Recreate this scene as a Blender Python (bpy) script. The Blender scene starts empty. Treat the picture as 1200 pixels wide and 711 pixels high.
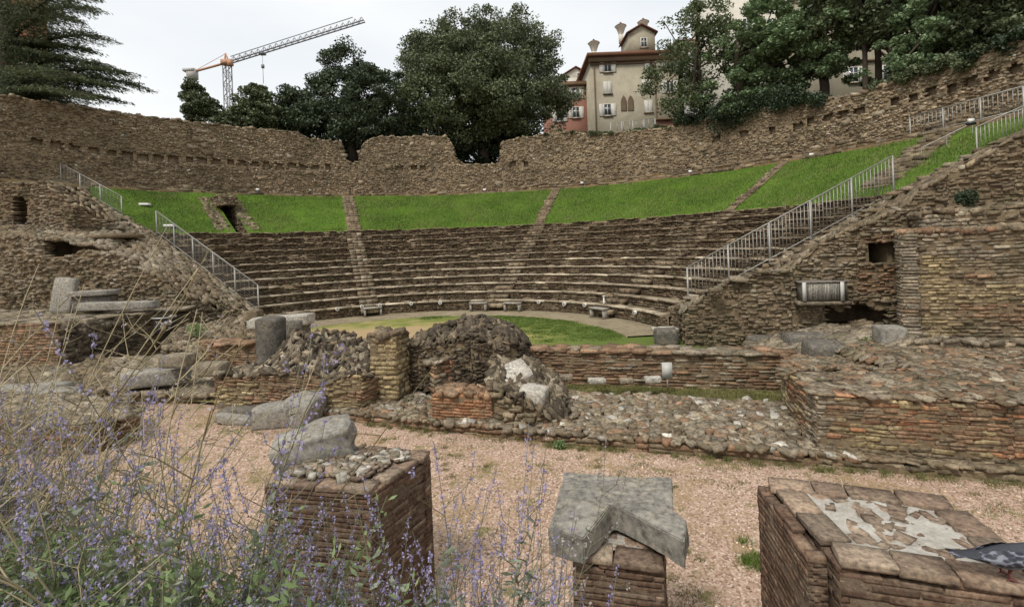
import bpy, math, random
import numpy as np
from mathutils import Matrix, Vector
rng = np.random.default_rng(7)
random.seed(7)
PI = math.pi
R = math.radians
sc = bpy.context.scene
COL = sc.collection

# ------------------------------------------------------------------ camera
# eye at the origin looking along +Y; heights are metres above eye level
F_PX, X0, Y0, ROLL = 585.0, 600.0, 287.7, 0.038
cr, sr = math.cos(ROLL), math.sin(ROLL)
cam_d = bpy.data.cameras.new('camera')
cam = bpy.data.objects.new('camera', cam_d)
COL.objects.link(cam)
cam_d.sensor_fit = 'HORIZONTAL'
cam_d.sensor_width = 36.0
cam_d.lens = 36.0 * F_PX / 1200.0
cam_d.shift_y = -(355.5 - Y0) / 1200.0
cam_d.clip_start = 0.05
cam_d.clip_end = 2000
cam.matrix_world = Matrix.Rotation(R(90), 4, 'X') @ Matrix.Rotation(-ROLL, 4, 'Z')
sc.camera = cam

def uv(px, py):
    dx, dy = px - X0, py - Y0
    return dx * cr - dy * sr, dx * sr + dy * cr
def at(px, py, Y):
    u, v = uv(px, py)
    return (u / F_PX * Y, Y, -v / F_PX * Y)
def atz(px, py, z):
    u, v = uv(px, py)
    Y = -z * F_PX / v
    return (u / F_PX * Y, Y, z)
CX, CY = -3.56, 15.53
def at_ring(px, py, r):
    u, v = uv(px, py)
    dx, dy = u / F_PX, 1.0
    a = dx * dx + 1; b = -2 * (CX * dx + CY); c = CX * CX + CY * CY - r * r
    Y = (-b + math.sqrt(b * b - 4 * a * c)) / (2 * a)
    return (dx * Y, Y, -v / F_PX * Y)
def pol(r, a, z=0.0):
    return (CX + r * math.cos(a), CY + r * math.sin(a), z)

# ------------------------------------------------------------------ noise
def _h(ix, iy, s):
    n = (ix.astype(np.int64) * 374761393 + iy.astype(np.int64) * 668265263 + s * 974634777) & 0x7fffffff
    n = ((n ^ (n >> 13)) * 1274126177) & 0x7fffffff
    return ((n ^ (n >> 16)) & 0xffff) / 65535.0
def vn(x, y, s=0):
    x = np.asarray(x, float); y = np.asarray(y, float)
    ix = np.floor(x); iy = np.floor(y); fx = x - ix; fy = y - iy
    fx = fx * fx * (3 - 2 * fx); fy = fy * fy * (3 - 2 * fy)
    a = _h(ix, iy, s); b = _h(ix + 1, iy, s); c = _h(ix, iy + 1, s); d = _h(ix + 1, iy + 1, s)
    return (a + (b - a) * fx) * (1 - fy) + (c + (d - c) * fx) * fy
def fbm(x, y, s=0, o=3):
    t = 0; a = 1; n = 0
    for k in range(o):
        t = t + a * vn(np.asarray(x) * 2 ** k, np.asarray(y) * 2 ** k, s + k); n += a; a *= .5
    return t / n * 2 - 1

# ------------------------------------------------------------------ mesh collector
class MB:
    def __init__(s):
        s.v = []; s.f = []; s.n = 0; s.m = []
    def add(s, v, f, mat=0):
        v = np.asarray(v, float).reshape(-1, 3)
        f = np.asarray(f, int)
        if len(f) == 0: return
        s.v.append(v); s.f.append(f + s.n); s.m.append(np.full(len(f), mat)); s.n += len(v)
    def box(s, c, h, mat=0, rz=0.0, rx=0.0, ry=0.0):
        M = Matrix.Rotation(rz, 3, 'Z') @ Matrix.Rotation(ry, 3, 'Y') @ Matrix.Rotation(rx, 3, 'X')
        M = np.array(M)
        p = BOX8 * np.array(h, float)
        s.add(p @ M.T + np.array(c, float), BOXF, mat)
    def bar(s, a, b, w, h=None, mat=0, up=(0, 0, 1)):
        a = np.array(a, float); b = np.array(b, float); h = h or w
        d = b - a; L = np.linalg.norm(d); d /= L
        upv = np.array(up, float)
        if abs(d @ upv) > .98: upv = np.array((0, 1, 0.))
        x = np.cross(d, upv); x /= np.linalg.norm(x); z = np.cross(x, d)
        p = BOX8
        s.add((a + b) / 2 + p[:, 0:1] * x * w / 2 + p[:, 1:2] * d * L / 2 + p[:, 2:3] * z * h / 2, BOXF, mat)
    def tube(s, pts, rad, n=8, mat=0, cap=True):
        pts = np.asarray(pts, float); k = len(pts)
        rad = np.full(k, rad) if np.isscalar(rad) else np.asarray(rad, float)
        t = np.gradient(pts, axis=0); t /= np.linalg.norm(t, axis=1)[:, None] + 1e-9
        ref = np.array((0, 0, 1.)) if abs(t[0, 2]) < .9 else np.array((1., 0, 0))
        x = np.cross(t, ref); x /= np.linalg.norm(x, axis=1)[:, None] + 1e-9
        y = np.cross(t, x)
        a = np.arange(n) / n * 2 * PI
        v = pts[:, None] + rad[:, None, None] * (np.cos(a)[None, :, None] * x[:, None] + np.sin(a)[None, :, None] * y[:, None])
        f = []
        for i in range(k - 1):
            for j in range(n):
                f.append((i * n + j, i * n + (j + 1) % n, (i + 1) * n + (j + 1) % n, (i + 1) * n + j))
        s.add(v.reshape(-1, 3), f, mat)
        if cap and n == 4:
            pass
        if cap:
            for i0, c in ((0, pts[0]), ((k - 1) * n, pts[-1])):
                vv = np.vstack([v.reshape(-1, 3)[i0:i0 + n], c]); ff = [(j, (j + 1) % n, n, n) for j in range(n)]
                s.add(vv, ff, mat)
    def lathe(s, prof, c, n=16, mat=0):
        # prof: list of (r, z)
        a = np.arange(n) / n * 2 * PI
        v = np.array([[(r * math.cos(t), r * math.sin(t), z) for t in a] for r, z in prof]).reshape(-1, 3) + np.array(c, float)
        f = [(i * n + j, i * n + (j + 1) % n, (i + 1) * n + (j + 1) % n, (i + 1) * n + j) for i in range(len(prof) - 1) for j in range(n)]
        s.add(v, f, mat)
    def build(s, name, mats, parent=None, smooth=False, loc=None):
        me = bpy.data.meshes.new(name)
        if s.v:
            V = np.vstack(s.v); F = np.vstack([np.pad(f, ((0, 0), (0, 4 - f.shape[1])), mode='edge') if f.shape[1] < 4 else f for f in s.f])
            M = np.concatenate(s.m)
            if loc is not None: V = V - np.array(loc, float)
            tri = F[:, 3] == F[:, 2]
            cnt = np.where(tri, 3, 4)
            keep = np.ones(F.shape, bool); keep[tri, 3] = False
            me.vertices.add(len(V)); me.vertices.foreach_set('co', V.ravel())
            L = F[keep]
            me.loops.add(len(L)); me.loops.foreach_set('vertex_index', L.astype(np.int32))
            me.polygons.add(len(F))
            st = np.concatenate([[0], np.cumsum(cnt)[:-1]]).astype(np.int32)
            me.polygons.foreach_set('loop_start', st)
            me.polygons.foreach_set('loop_total', cnt.astype(np.int32))
            me.polygons.foreach_set('material_index', M.astype(np.int32))
            if smooth: me.polygons.foreach_set('use_smooth', np.ones(len(F), bool))
            me.update(calc_edges=True)
        for m in (mats if isinstance(mats, (list, tuple)) else [mats]): me.materials.append(m)
        o = bpy.data.objects.new(name, me); COL.objects.link(o)
        if loc is not None: o.location = loc
        if parent is not None: o.parent = parent
        return o

BOX8 = np.array([(-1, -1, -1), (1, -1, -1), (1, 1, -1), (-1, 1, -1), (-1, -1, 1), (1, -1, 1), (1, 1, 1), (-1, 1, 1)], float)
BOXF = np.array([(0, 3, 2, 1), (4, 5, 6, 7), (0, 1, 5, 4), (1, 2, 6, 5), (2, 3, 7, 6), (3, 0, 4, 7)])
def _grid_box(k):
    idx = {}; V = []; Fc = []
    def vid(p):
        p = tuple(p)
        if p not in idx: idx[p] = len(V); V.append(p)
        return idx[p]
    for ax in range(3):
        for sgn in (0, k):
            for i in range(k):
                for j in range(k):
                    q = []
                    for a, b in ((0, 0), (1, 0), (1, 1), (0, 1)):
                        p = [0, 0, 0]; p[ax] = sgn; p[(ax + 1) % 3] = i + a; p[(ax + 2) % 3] = j + b
                        q.append(vid(p))
                    Fc.append(q if sgn else q[::-1])
    return np.array(V, float) / k * 2 - 1, np.array(Fc)
B3V, B3F = _grid_box(2)
B4V, B4F = _grid_box(3)
def stones(mb, C, A, H, jit=.16, rnd=.25, lod=1, mat=0):
    """batch of rough stones. C (N,3) centres; A (N,3,3) rows = local axes; H (N,3) half sizes"""
    N = len(C)
    if N == 0: return
    T, Fc = ((BOX8, BOXF), (B3V, B3F), (B4V, B4F))[lod]
    P = np.repeat(T[None], N, 0)
    if lod:
        rr = rng.uniform(.3, 1.0, N)[:, None, None] * rnd
        nn = P / (np.linalg.norm(P, axis=2, keepdims=True) + 1e-9)
        P = P * (1 - rr) + nn * 1.12 * rr
    if lod:
        # planar faces: corner jitter carried linearly across the stone, plus a little surface roughness
        cj = rng.uniform(-jit, jit, (N, 8, 3)); cs = np.array([(-1, -1, -1), (1, -1, -1), (1, 1, -1), (-1, 1, -1), (-1, -1, 1), (1, -1, 1), (1, 1, 1), (-1, 1, 1)], float)
        wts = np.prod((1 + T[:, None, :] * cs[None]) / 2, axis=2)
        P = P + np.einsum('kc,ncj->nkj', wts, cj) + rng.uniform(-jit, jit, P.shape) * .28
    else:
        P = P + rng.uniform(-jit, jit, P.shape)
    P = P * H[:, None, :]
    V = C[:, None] + np.einsum('nkj,njd->nkd', P, A)
    Fa = (Fc[None] + (np.arange(N) * len(T))[:, None, None]).reshape(-1, 4)
    m = mat
    mb.add(V.reshape(-1, 3), Fa, 0)
    mb.m[-1] = np.repeat(np.broadcast_to(m, (N,)), len(Fc)).copy()
def frames(tx, ty, yaw_tilt=0.0):
    """axes from 2D tangents: x along tangent, y outward normal (to the right of tangent), z up; with random rotation"""
    N = len(tx)
    x = np.stack([tx, ty, np.zeros(N)], 1); y = np.stack([ty, -tx, np.zeros(N)], 1); z = np.tile((0, 0, 1.), (N, 1))
    A = np.stack([x, y, z], 1)
    return tilt(A, yaw_tilt)
def tilt(A, amt):
    if amt <= 0: return A
    N = len(A)
    w = rng.normal(0, amt, (N, 3)); c = np.cos(w); s = np.sin(w)
    o = np.zeros(N); e = np.ones(N)
    Rx = np.stack([e, o, o, o, c[:, 0], -s[:, 0], o, s[:, 0], c[:, 0]], 1).reshape(N, 3, 3)
    Ry = np.stack([c[:, 1], o, s[:, 1], o, e, o, -s[:, 1], o, c[:, 1]], 1).reshape(N, 3, 3)
    Rz = np.stack([c[:, 2], -s[:, 2], o, s[:, 2], c[:, 2], o, o, o, e], 1).reshape(N, 3, 3)
    return np.einsum('nij,njk->nik', Rx @ Ry @ Rz, A)

def wall_face(mb, path, zb, zt, ls=(.15, .4), hs=(.08, .16), depth=.3, prot=.03, gap=.006, wav=.03, tl=.05,
              skip=None, lod=1, jit=.14, mat=0, rnd=.04, matf=None, mort=1, mo=None):
    """courses of stones along a 2D polyline, outside = right-hand side of the walking direction.
    zb, zt: scalars or functions of (x, y)"""
    P = np.asarray(path, float)
    seg = np.linalg.norm(np.diff(P, axis=0), axis=1); S = np.concatenate([[0], np.cumsum(seg)]); L = S[-1]
    fx = lambda s: np.interp(s, S, P[:, 0]); fy = lambda s: np.interp(s, S, P[:, 1])
    ss = np.linspace(0, L, max(8, int(L / .2)))
    zz = np.array(zt(fx(ss), fy(ss))) if callable(zt) else np.full(len(ss), zt)
    zbb = np.array(zb(fx(ss), fy(ss))) if callable(zb) else np.full(len(ss), zb)
    z = zbb.min(); zmax = zz.max(); sd = int(rng.integers(1e6))
    Cs = []; Ts = []; Hs = []
    while z < zmax:
        h = rng.uniform(*hs)
        n = int(L / (sum(ls) / 2) * 1.3) + 3
        l = rng.uniform(ls[0], ls[1], n) ; e = np.cumsum(l) - rng.uniform(0, ls[1]); st = e - l
        k = (e > 0.0) & (st < L)
        st = np.maximum(st[k], 0); e = np.minimum(e[k], L); k = (e - st) > ls[0] * .3; st = st[k]; e = e[k]
        if len(st):
            s = (st + e) / 2
            zc = z + h / 2 + wav * (vn(s * .6, z * .8, sd) * 2 - 1) * 2
            top = np.interp(s, ss, zz); bot = np.interp(s, ss, zbb)
            k = (zc < top + rng.uniform(-.03, .03, len(s))) & (zc > bot - .02)
            if skip is not None: k &= ~skip(s, zc)
            s = s[k]; st = st[k]; e = e[k]; zc = zc[k]
            if len(s):
                x = fx(s); y = fy(s)
                tx = fx(s + .05) - fx(s - .05); ty = fy(s + .05) - fy(s - .05)
                nl = np.hypot(tx, ty) + 1e-9; tx /= nl; ty /= nl
                out = rng.uniform(-prot, prot, len(s))
                off = out - depth / 2
                Cs.append(np.stack([x + ty * off, y - tx * off, zc], 1)); Ts.append(np.stack([tx, ty], 1))
                hh = h / 2 * rng.uniform(.8, 1.12, len(s)) - gap
                Hs.append(np.stack([(e - st) / 2 - gap, np.full(len(s), depth / 2), hh], 1))
        z += h
    if mort is not None:
        # pointing mortar lying a little behind the stone faces
        q = max(.08, min(.2, L / 60)); n = max(2, int(L / q) + 1); sg = np.linspace(0, L, n); tg = np.interp(sg, ss, zz) - .05; bg_ = np.interp(sg, ss, zbb)
        nzr = max(2, int((tg.max() - bg_.min()) / q) + 1)
        tv = np.linspace(0, 1, nzr); ZZ = bg_[:, None] + (np.maximum(tg, bg_ + .01) - bg_)[:, None] * tv[None]
        X = fx(sg); Y = fy(sg); tx = fx(sg + .05) - fx(sg - .05); ty = fy(sg + .05) - fy(sg - .05); nl = np.hypot(tx, ty) + 1e-9; tx /= nl; ty /= nl
        o0 = -prot * .45 - .006 if mo is None else mo
        of = o0 + prot * .55 * fbm(sg[:, None] * 5 + 0 * ZZ, ZZ * 5, sd)
        V = np.stack([X[:, None] + ty[:, None] * of, Y[:, None] - tx[:, None] * of, ZZ], 2).reshape(-1, 3)
        ii, jj = np.meshgrid(np.arange(n - 1), np.arange(nzr - 1), indexing='ij'); ii = ii.ravel(); jj = jj.ravel()
        if skip is not None:
            k = ~skip((sg[ii] + sg[ii + 1]) / 2, (ZZ[ii, jj] + ZZ[ii, jj + 1]) / 2); ii = ii[k]; jj = jj[k]
        mb.add(V, np.stack([ii * nzr + jj, (ii + 1) * nzr + jj, (ii + 1) * nzr + jj + 1, ii * nzr + jj + 1], 1), mort)
    if not Cs: return
    C = np.vstack(Cs); T = np.vstack(Ts); H = np.vstack(Hs)
    mm = mat if matf is None else matf(C)
    stones(mb, C, frames(T[:, 0], T[:, 1], tl), H, jit=jit, lod=lod, mat=mm, rnd=rnd)

def inside(poly, x, y):
    poly = np.asarray(poly, float); r = np.zeros(x.shape, bool); n = len(poly)
    for i in range(n):
        x1, y1 = poly[i]; x2, y2 = poly[(i + 1) % n]
        c = ((y1 > y) != (y2 > y)) & (x < (x2 - x1) * (y - y1) / (y2 - y1 + 1e-12) + x1)
        r ^= c
    return r
def core(mb, poly, zb, zt, cell=.25, mat=1, drop=.1, hole=None):
    """voxel-like rubble core under the facing stones"""
    P = np.asarray(poly, float)
    x0, y0 = P.min(0); x1, y1 = P.max(0)
    nx = int((x1 - x0) / cell) + 1; ny = int((y1 - y0) / cell) + 1
    gx, gy = np.meshgrid(x0 + (np.arange(nx) + .5) * cell, y0 + (np.arange(ny) + .5) * cell, indexing='ij')
    ins = inside(P, gx, gy)
    for sx, sy in ((1, 1), (1, -1), (-1, 1), (-1, -1)):
        ins &= inside(P, gx + sx * cell * .62, gy + sy * cell * .62)
    if hole is not None: ins &= ~hole(gx, gy)
    zt_ = (zt(gx, gy) if callable(zt) else np.full(gx.shape, float(zt))) - drop + rng.uniform(-.02, .02, gx.shape)
    zt_ = np.where(ins, zt_, -99)
    V = []; Fq = []; h = cell / 2; n = 0
    zpad = np.pad(zt_, 1, constant_values=-99)
    for i, j in zip(*np.nonzero(ins)):
        x, y, z = gx[i, j], gy[i, j], zt_[i, j]
        V += [(x - h, y - h, z), (x + h, y - h, z), (x + h, y + h, z), (x - h, y + h, z)]; Fq.append((n, n + 1, n + 2, n + 3)); n += 4
        for di, dj, a, b in ((1, 0, (h, -h), (h, h)), (-1, 0, (-h, h), (-h, -h)), (0, 1, (h, h), (-h, h)), (0, -1, (-h, -h), (h, -h))):
            zn = max(zpad[i + 1 + di, j + 1 + dj], zb)
            if zn < z - 1e-4:
                V += [(x + a[0], y + a[1], zn), (x + b[0], y + b[1], zn), (x + b[0], y + b[1], z), (x + a[0], y + a[1], z)]
                Fq.append((n, n + 1, n + 2, n + 3)); n += 4
    if Fq: mb.add(V, Fq, mat)
def top_stones(mb, poly, zt, sp=.22, hx=(.07, .16), hz=(.03, .07), tl=.18, lod=1, mat=0, sink=.3, dens=1.0, jit=.18, matf=None, edge=.0, slope=True, rnd=.12):
    P = np.asarray(poly, float)
    x0, y0 = P.min(0); x1, y1 = P.max(0)
    nx = int((x1 - x0) / sp) + 1; ny = int((y1 - y0) / sp) + 1
    gx, gy = np.meshgrid(x0 + (np.arange(nx) + .5) * sp, y0 + (np.arange(ny) + .5) * sp, indexing='ij')
    gx = (gx + rng.uniform(-.5, .5, gx.shape) * sp).ravel(); gy = (gy + rng.uniform(-.5, .5, gy.shape) * sp).ravel()
    k = inside(P, gx, gy) & (rng.random(len(gx)) < dens)
    gx = gx[k]; gy = gy[k]; N = len(gx)
    if N == 0: return
    f = zt if callable(zt) else (lambda x, y: np.full(x.shape, float(zt)))
    z = f(gx, gy)
    a = rng.uniform(0, PI, N)
    A = frames(np.cos(a), np.sin(a))
    if slope:
        e = .15; sxx = np.clip((f(gx + e, gy) - f(gx - e, gy)) / (2 * e), -1.2, 1.2); syy = np.clip((f(gx, gy + e) - f(gx, gy - e)) / (2 * e), -1.2, 1.2)
        A[:, :, 2] += A[:, :, 0] * sxx[:, None] + A[:, :, 1] * syy[:, None]
        A /= np.linalg.norm(A, axis=2, keepdims=True)
    A = tilt(A, tl)
    H = np.stack([rng.uniform(*hx, N), rng.uniform(*hx, N) * .75, rng.uniform(*hz, N)], 1)
    C = np.stack([gx, gy, z + H[:, 2] * (1 - 2 * sink)], 1)
    stones(mb, C, A, H, jit=jit, lod=lod, mat=mat if matf is None else matf(C), rnd=rnd)
def ruin(name, poly, zb, zt, mats, loc=None, facing=True, face=None, top=None, cell=.25, hole=None, skip=None, parent=None, mb=None, faces_only=None, cdrop=.1, facemat=None):
    """a rubble mass: facing stones on the sides seen from the front, loose stones on top, mortar core"""
    own = mb is None
    if own: mb = MB()
    P = np.asarray(poly, float)
    area = sum(P[i][0] * P[(i + 1) % len(P)][1] - P[(i + 1) % len(P)][0] * P[i][1] for i in range(len(P)))
    if area < 0: P = P[::-1]
    fk = dict(face or {}); tk = dict(top or {})
    for i in range(len(P)):
        a = P[i]; b = P[(i + 1) % len(P)]
        n = np.array((b[1] - a[1], -(b[0] - a[0]))); n /= np.linalg.norm(n) + 1e-9
        m = (a + b) / 2
        if n @ (-m / np.linalg.norm(m)) < -.35: continue
        kk = dict(fk)
        if facemat is not None: kk['mat'] = facemat(m, n)
        if skip is not None: kk['skip'] = (lambda s, z, a=a, b=b: skip(a[0] + (b[0] - a[0]) * s / np.linalg.norm(b - a), a[1] + (b[1] - a[1]) * s / np.linalg.norm(b - a), z))
        wall_face(mb, [a, b], zb, zt, **kk)
    top_stones(mb, P, zt, **tk)
    core(mb, P, zb, zt, cell=cell, hole=hole, drop=cdrop)
    if own:
        c = P.mean(0)
        return mb.build(name, mats, parent, loc=loc or (c[0], c[1], zb))
    return None
def tag(o, label=None, cat=None, group=None, kind=None):
    if label: o['label'] = label
    if cat: o['category'] = cat
    if group: o['group'] = group
    if kind: o['kind'] = kind
    return o
def empty(name, loc, rz=0.0):
    o = bpy.data.objects.new(name, None); COL.objects.link(o); o.location = loc; o.rotation_euler = (0, 0, rz)
    o.empty_display_size = .2
    return o
def copy_tree(o, parent=None):
    c = o.copy(); COL.objects.link(c)
    c.parent = parent
    for ch in list(o.children): copy_tree(ch, c)
    return c
def rock(name, loc, size, mat, rz=0, rx=0, ry=0, rnd=.3, jit=.1, k=5, seed=1, chip=.0):
    """a single large worn block"""
    V, Fc = _grid_box(k)
    nn = V / np.linalg.norm(V, axis=1)[:, None]
    r = np.random.default_rng(seed)
    P = V * (1 - rnd) + nn * 1.15 * rnd
    d = fbm(V[:, 0] * 1.3 + seed * 7.1 + V[:, 2], V[:, 1] * 1.3 + V[:, 2] * .7 + seed, seed)
    P = P * (1 + jit * d[:, None]) + r.uniform(-.02, .02, P.shape)
    if chip:
        for _ in range(4):
            n = r.normal(size=3); n /= np.linalg.norm(n); t = P @ n; lim = np.abs(n).sum() * (1 - chip * r.uniform(.3, 1))
            over = np.maximum(t - lim, 0); P -= over[:, None] * n
    P = P * np.array(size, float) / 2
    mb = MB(); mb.add(P, Fc)
    o = mb.build(name, mat)
    o.location = loc; o.rotation_euler = (rx, ry, rz)
    return o
# ------------------------------------------------------------------ materials
def srgb(r, g, b, k=1.0):
    f = lambda c: (c / 255 / 12.92 if c / 255 <= .04045 else ((c / 255 + .055) / 1.055) ** 2.4) * k
    return (f(r), f(g), f(b), 1)
class NT:
    def __init__(s, name):
        s.m = bpy.data.materials.new(name); s.m.use_nodes = True; s.t = s.m.node_tree; s.t.nodes.clear()
        s.out = s.n('ShaderNodeOutputMaterial'); s.b = s.n('ShaderNodeBsdfPrincipled'); s.t.links.new(s.b.outputs[0], s.out.inputs[0])
    def n(s, t, **k):
        q = s.t.nodes.new(t)
        for a, b in k.items(): setattr(q, a, b)
        return q
    def l(s, a, b): s.t.links.new(a, b)
    def coords(s, scale=1.0, obj=False):
        if obj: return s.n('ShaderNodeTexCoord').outputs['Object']
        return s.n('ShaderNodeNewGeometry').outputs['Position']
    def noise(s, sc_, det=4, rough=.6, vec=None, dist=0.0):
        q = s.n('ShaderNodeTexNoise'); q.inputs['Scale'].default_value = sc_; q.inputs['Detail'].default_value = det
        q.inputs['Roughness'].default_value = rough; q.inputs['Distortion'].default_value = dist
        if vec is not None: s.l(vec, q.inputs['Vector'])
        return q.outputs['Fac']
    def ramp(s, fac, stops, interp='LINEAR'):
        q = s.n('ShaderNodeValToRGB'); q.color_ramp.interpolation = interp
        e = q.color_ramp.elements
        while len(e) > 1: e.remove(e[-1])
        e[0].position = stops[0][0]; e[0].color = stops[0][1] if len(stops[0][1]) == 4 else (*stops[0][1], 1)
        for p, c in stops[1:]:
            x = e.new(p); x.color = c if len(c) == 4 else (*c, 1)
        s.l(fac, q.inputs[0]); return q.outputs[0]
    def mix(s, fac, a, b, mode='MIX'):
        q = s.n('ShaderNodeMix', data_type='RGBA', blend_type=mode)
        if hasattr(fac, 'node'): s.l(fac, q.inputs[0])
        else: q.inputs[0].default_value = fac
        for v, i in ((a, 6), (b, 7)):
            if hasattr(v, 'node'): s.l(v, q.inputs[i])
            else: q.inputs[i].default_value = v
        return q.outputs[2]
    def math(s, op, a, b=0.0, clamp=False):
        q = s.n('ShaderNodeMath', operation=op, use_clamp=clamp)
        for v, i in ((a, 0), (b, 1)):
            if hasattr(v, 'node'): s.l(v, q.inputs[i])
            else: q.inputs[i].default_value = v
        return q.outputs[0]
    def bump(s, h, strength=.5, dist=.02):
        q = s.n('ShaderNodeBump'); q.inputs['Strength'].default_value = strength; q.inputs['Distance'].default_value = dist
        s.l(h, q.inputs['Height']); s.l(q.outputs[0], s.b.inputs['Normal'])
    def fin(s, col, rough=.9, spec=.3):
        if hasattr(col, 'node'): s.l(col, s.b.inputs['Base Color'])
        else: s.b.inputs['Base Color'].default_value = col
        s.b.inputs['Roughness'].default_value = rough; s.b.inputs['Specular IOR Level'].default_value = spec
        return s.m
def stone_mat(name, cols, fine=25.0, grime=(.35, srgb(60, 52, 40)), bump=.5, bdist=.02, lichen=None, big=.5, spread=1.0, pale=.33):
    t = NT(name)
    g = t.n('ShaderNodeNewGeometry'); pos = g.outputs['Position']; ri = g.outputs['Random Per Island']
    n1 = t.noise(fine, 5, .65, pos); n2 = t.noise(big, 4, .6, pos); n3 = t.noise(fine * .22, 3, .6, pos)
    k = len(cols)
    fac = t.math('ADD', t.math('MULTIPLY', ri, .8 * spread), t.math('MULTIPLY', n3, .35), clamp=True)
    base = t.ramp(fac, [(i / (k - 1) * .9 + .08, c) for i, c in enumerate(cols)])
    wn = t.n('ShaderNodeTexWhiteNoise', noise_dimensions='1D'); t.l(t.math('MULTIPLY', ri, 91.7), wn.inputs['W'])
    base = t.mix(1.0, base, t.ramp(wn.outputs['Value'], [(0, (.66,) * 3), (.5, (.98,) * 3), (.85, (1.18,) * 3), (1, (1.5, 1.5, 1.47))]), 'MULTIPLY')
    # grime patches (dark crust that follows the stone, not the light)
    gm = t.ramp(t.math('ADD', t.math('MULTIPLY', n2, .7), t.math('MULTIPLY', n1, .3)), [(.42, (0, 0, 0)), (.62, (1, 1, 1))])
    base = t.mix(t.math('MULTIPLY', gm, grime[0]), base, grime[1])
    pn = t.noise(big * 1.9 + .3, 5, .65, pos)
    base = t.mix(t.ramp(pn, [(.50, (0, 0, 0)), (.64, (pale,) * 3)]), base, srgb(176, 161, 138))
    v = t.ramp(n1, [(.32, (.42, .41, .40)), (.47, (.86, .86, .86)), (.56, (1.12, 1.12, 1.1)), (.7, (1.65, 1.62, 1.55))])
    base = t.mix(1.0, base, v, 'MULTIPLY'); base = t.mix(1.0, base, (1.14, 1.13, 1.11, 1), 'MULTIPLY')
    if lichen:
        ln = t.noise(lichen[2] if len(lichen) > 2 else 1.3, 5, .7, pos)
        base = t.mix(t.ramp(ln, [(.52, (0, 0, 0)), (.66, (lichen[0],) * 3)]), base, lichen[1])
    t.bump(n1, bump, bdist)
    return t.fin(base, .92, .2)
M = {}
M['ring'] = stone_mat('tan_rubble', [srgb(86, 74, 59), srgb(138, 122, 100), srgb(154, 140, 118), srgb(125, 109, 88), srgb(170, 157, 135), srgb(122, 99, 79)], 14, (.55, srgb(72, 62, 49)), .7, .05, big=.35, lichen=(.35, srgb(77, 76, 50), .8))
M['seat_edge'] = stone_mat('seat_edge_stone', [srgb(132, 118, 100), srgb(164, 152, 132), srgb(184, 172, 152)], 18, (.6, srgb(82, 71, 57)), .5, .02, big=1.1)
M['seat_old'] = stone_mat('worn_seat_stone', [srgb(86, 73, 59), srgb(114, 99, 81), srgb(138, 124, 104)], 18, (.4, srgb(65, 55, 44)), .6, .03, big=.9)
M['seat'] = stone_mat('brown_seat_stone', [srgb(72, 60, 48), srgb(102, 87, 70), srgb(88, 74, 59), srgb(120, 105, 86)], 18, (.45, srgb(59, 50, 39)), .6, .03, big=.5, lichen=(.4, srgb(73, 73, 47), .9))
M['rub'] = stone_mat('brown_rubble', [srgb(94, 82, 66), srgb(116, 103, 84), srgb(106, 92, 75), srgb(132, 119, 99), srgb(119, 102, 82)], 18, (.5, srgb(65, 58, 48)), .7, .03, big=.6, lichen=(.40, srgb(87, 87, 61), .9))
M['grey'] = stone_mat('grey_rubble', [srgb(112, 103, 90), srgb(136, 126, 110), srgb(124, 113, 97), srgb(154, 144, 127), srgb(126, 111, 95)], 20, (.5, srgb(79, 70, 58)), .6, .02, big=.9, lichen=(.4, srgb(97, 94, 65), 1.1))
M['dark'] = stone_mat('dark_crust_rubble', [srgb(65, 57, 48), srgb(87, 78, 66), srgb(75, 66, 55), srgb(116, 106, 91)], 20, (.5, srgb(49, 43, 36)), .7, .03, big=1.0, pale=.12)
M['brick'] = stone_mat('brown_brick', [srgb(108, 85, 67), srgb(132, 105, 83), srgb(122, 99, 79), srgb(144, 119, 95), srgb(125, 92, 73)], 26, (.5, srgb(80, 67, 54)), .6, .012, big=1.2, pale=.2)
M['ybrick'] = stone_mat('yellow_tuff_blocks', [srgb(125, 110, 83), srgb(151, 136, 104), srgb(137, 121, 92), srgb(160, 146, 116)], 22, (.4, srgb(90, 78, 60)), .6, .015, big=1.2, pale=.2)
M['obrick'] = stone_mat('orange_brick', [srgb(132, 92, 68), srgb(157, 112, 83), srgb(144, 104, 77), srgb(148, 119, 90)], 26, (.4, srgb(93, 71, 56)), .6, .012, big=1.4, pale=.2)
M['dbrick'] = stone_mat('thin_dark_brick', [srgb(83, 66, 55), srgb(109, 87, 72), srgb(95, 76, 63), srgb(121, 99, 84)], 30, (.4, srgb(64, 54, 47)), .6, .008, big=2.0, pale=.2)
M['capbrick'] = stone_mat('cap_tile', [srgb(115, 96, 82), srgb(129, 110, 95), srgb(121, 105, 91), srgb(140, 125, 109)], 26, (.4, srgb(94, 81, 70)), .5, .008, big=2.0, pale=.2)
M['block'] = stone_mat('grey_limestone', [srgb(129, 125, 118), srgb(149, 145, 137), srgb(139, 135, 127)], 20, (.5, srgb(97, 93, 86)), .6, .012, big=2.2, lichen=(.45, srgb(167, 162, 150), 3.5), pale=.2)
M['dblock'] = stone_mat('dark_grey_stone', [srgb(91, 87, 81), srgb(111, 106, 99), srgb(101, 97, 91)], 20, (.5, srgb(71, 67, 62)), .5, .012, big=2.2, lichen=(.3, srgb(133, 126, 111), 3.0), pale=.2)
M['marble'] = stone_mat('weathered_marble', [srgb(161, 156, 147), srgb(179, 174, 165), srgb(169, 164, 154)], 20, (.5, srgb(123, 116, 104)), .4, .01, big=2.4, pale=.2)
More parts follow.
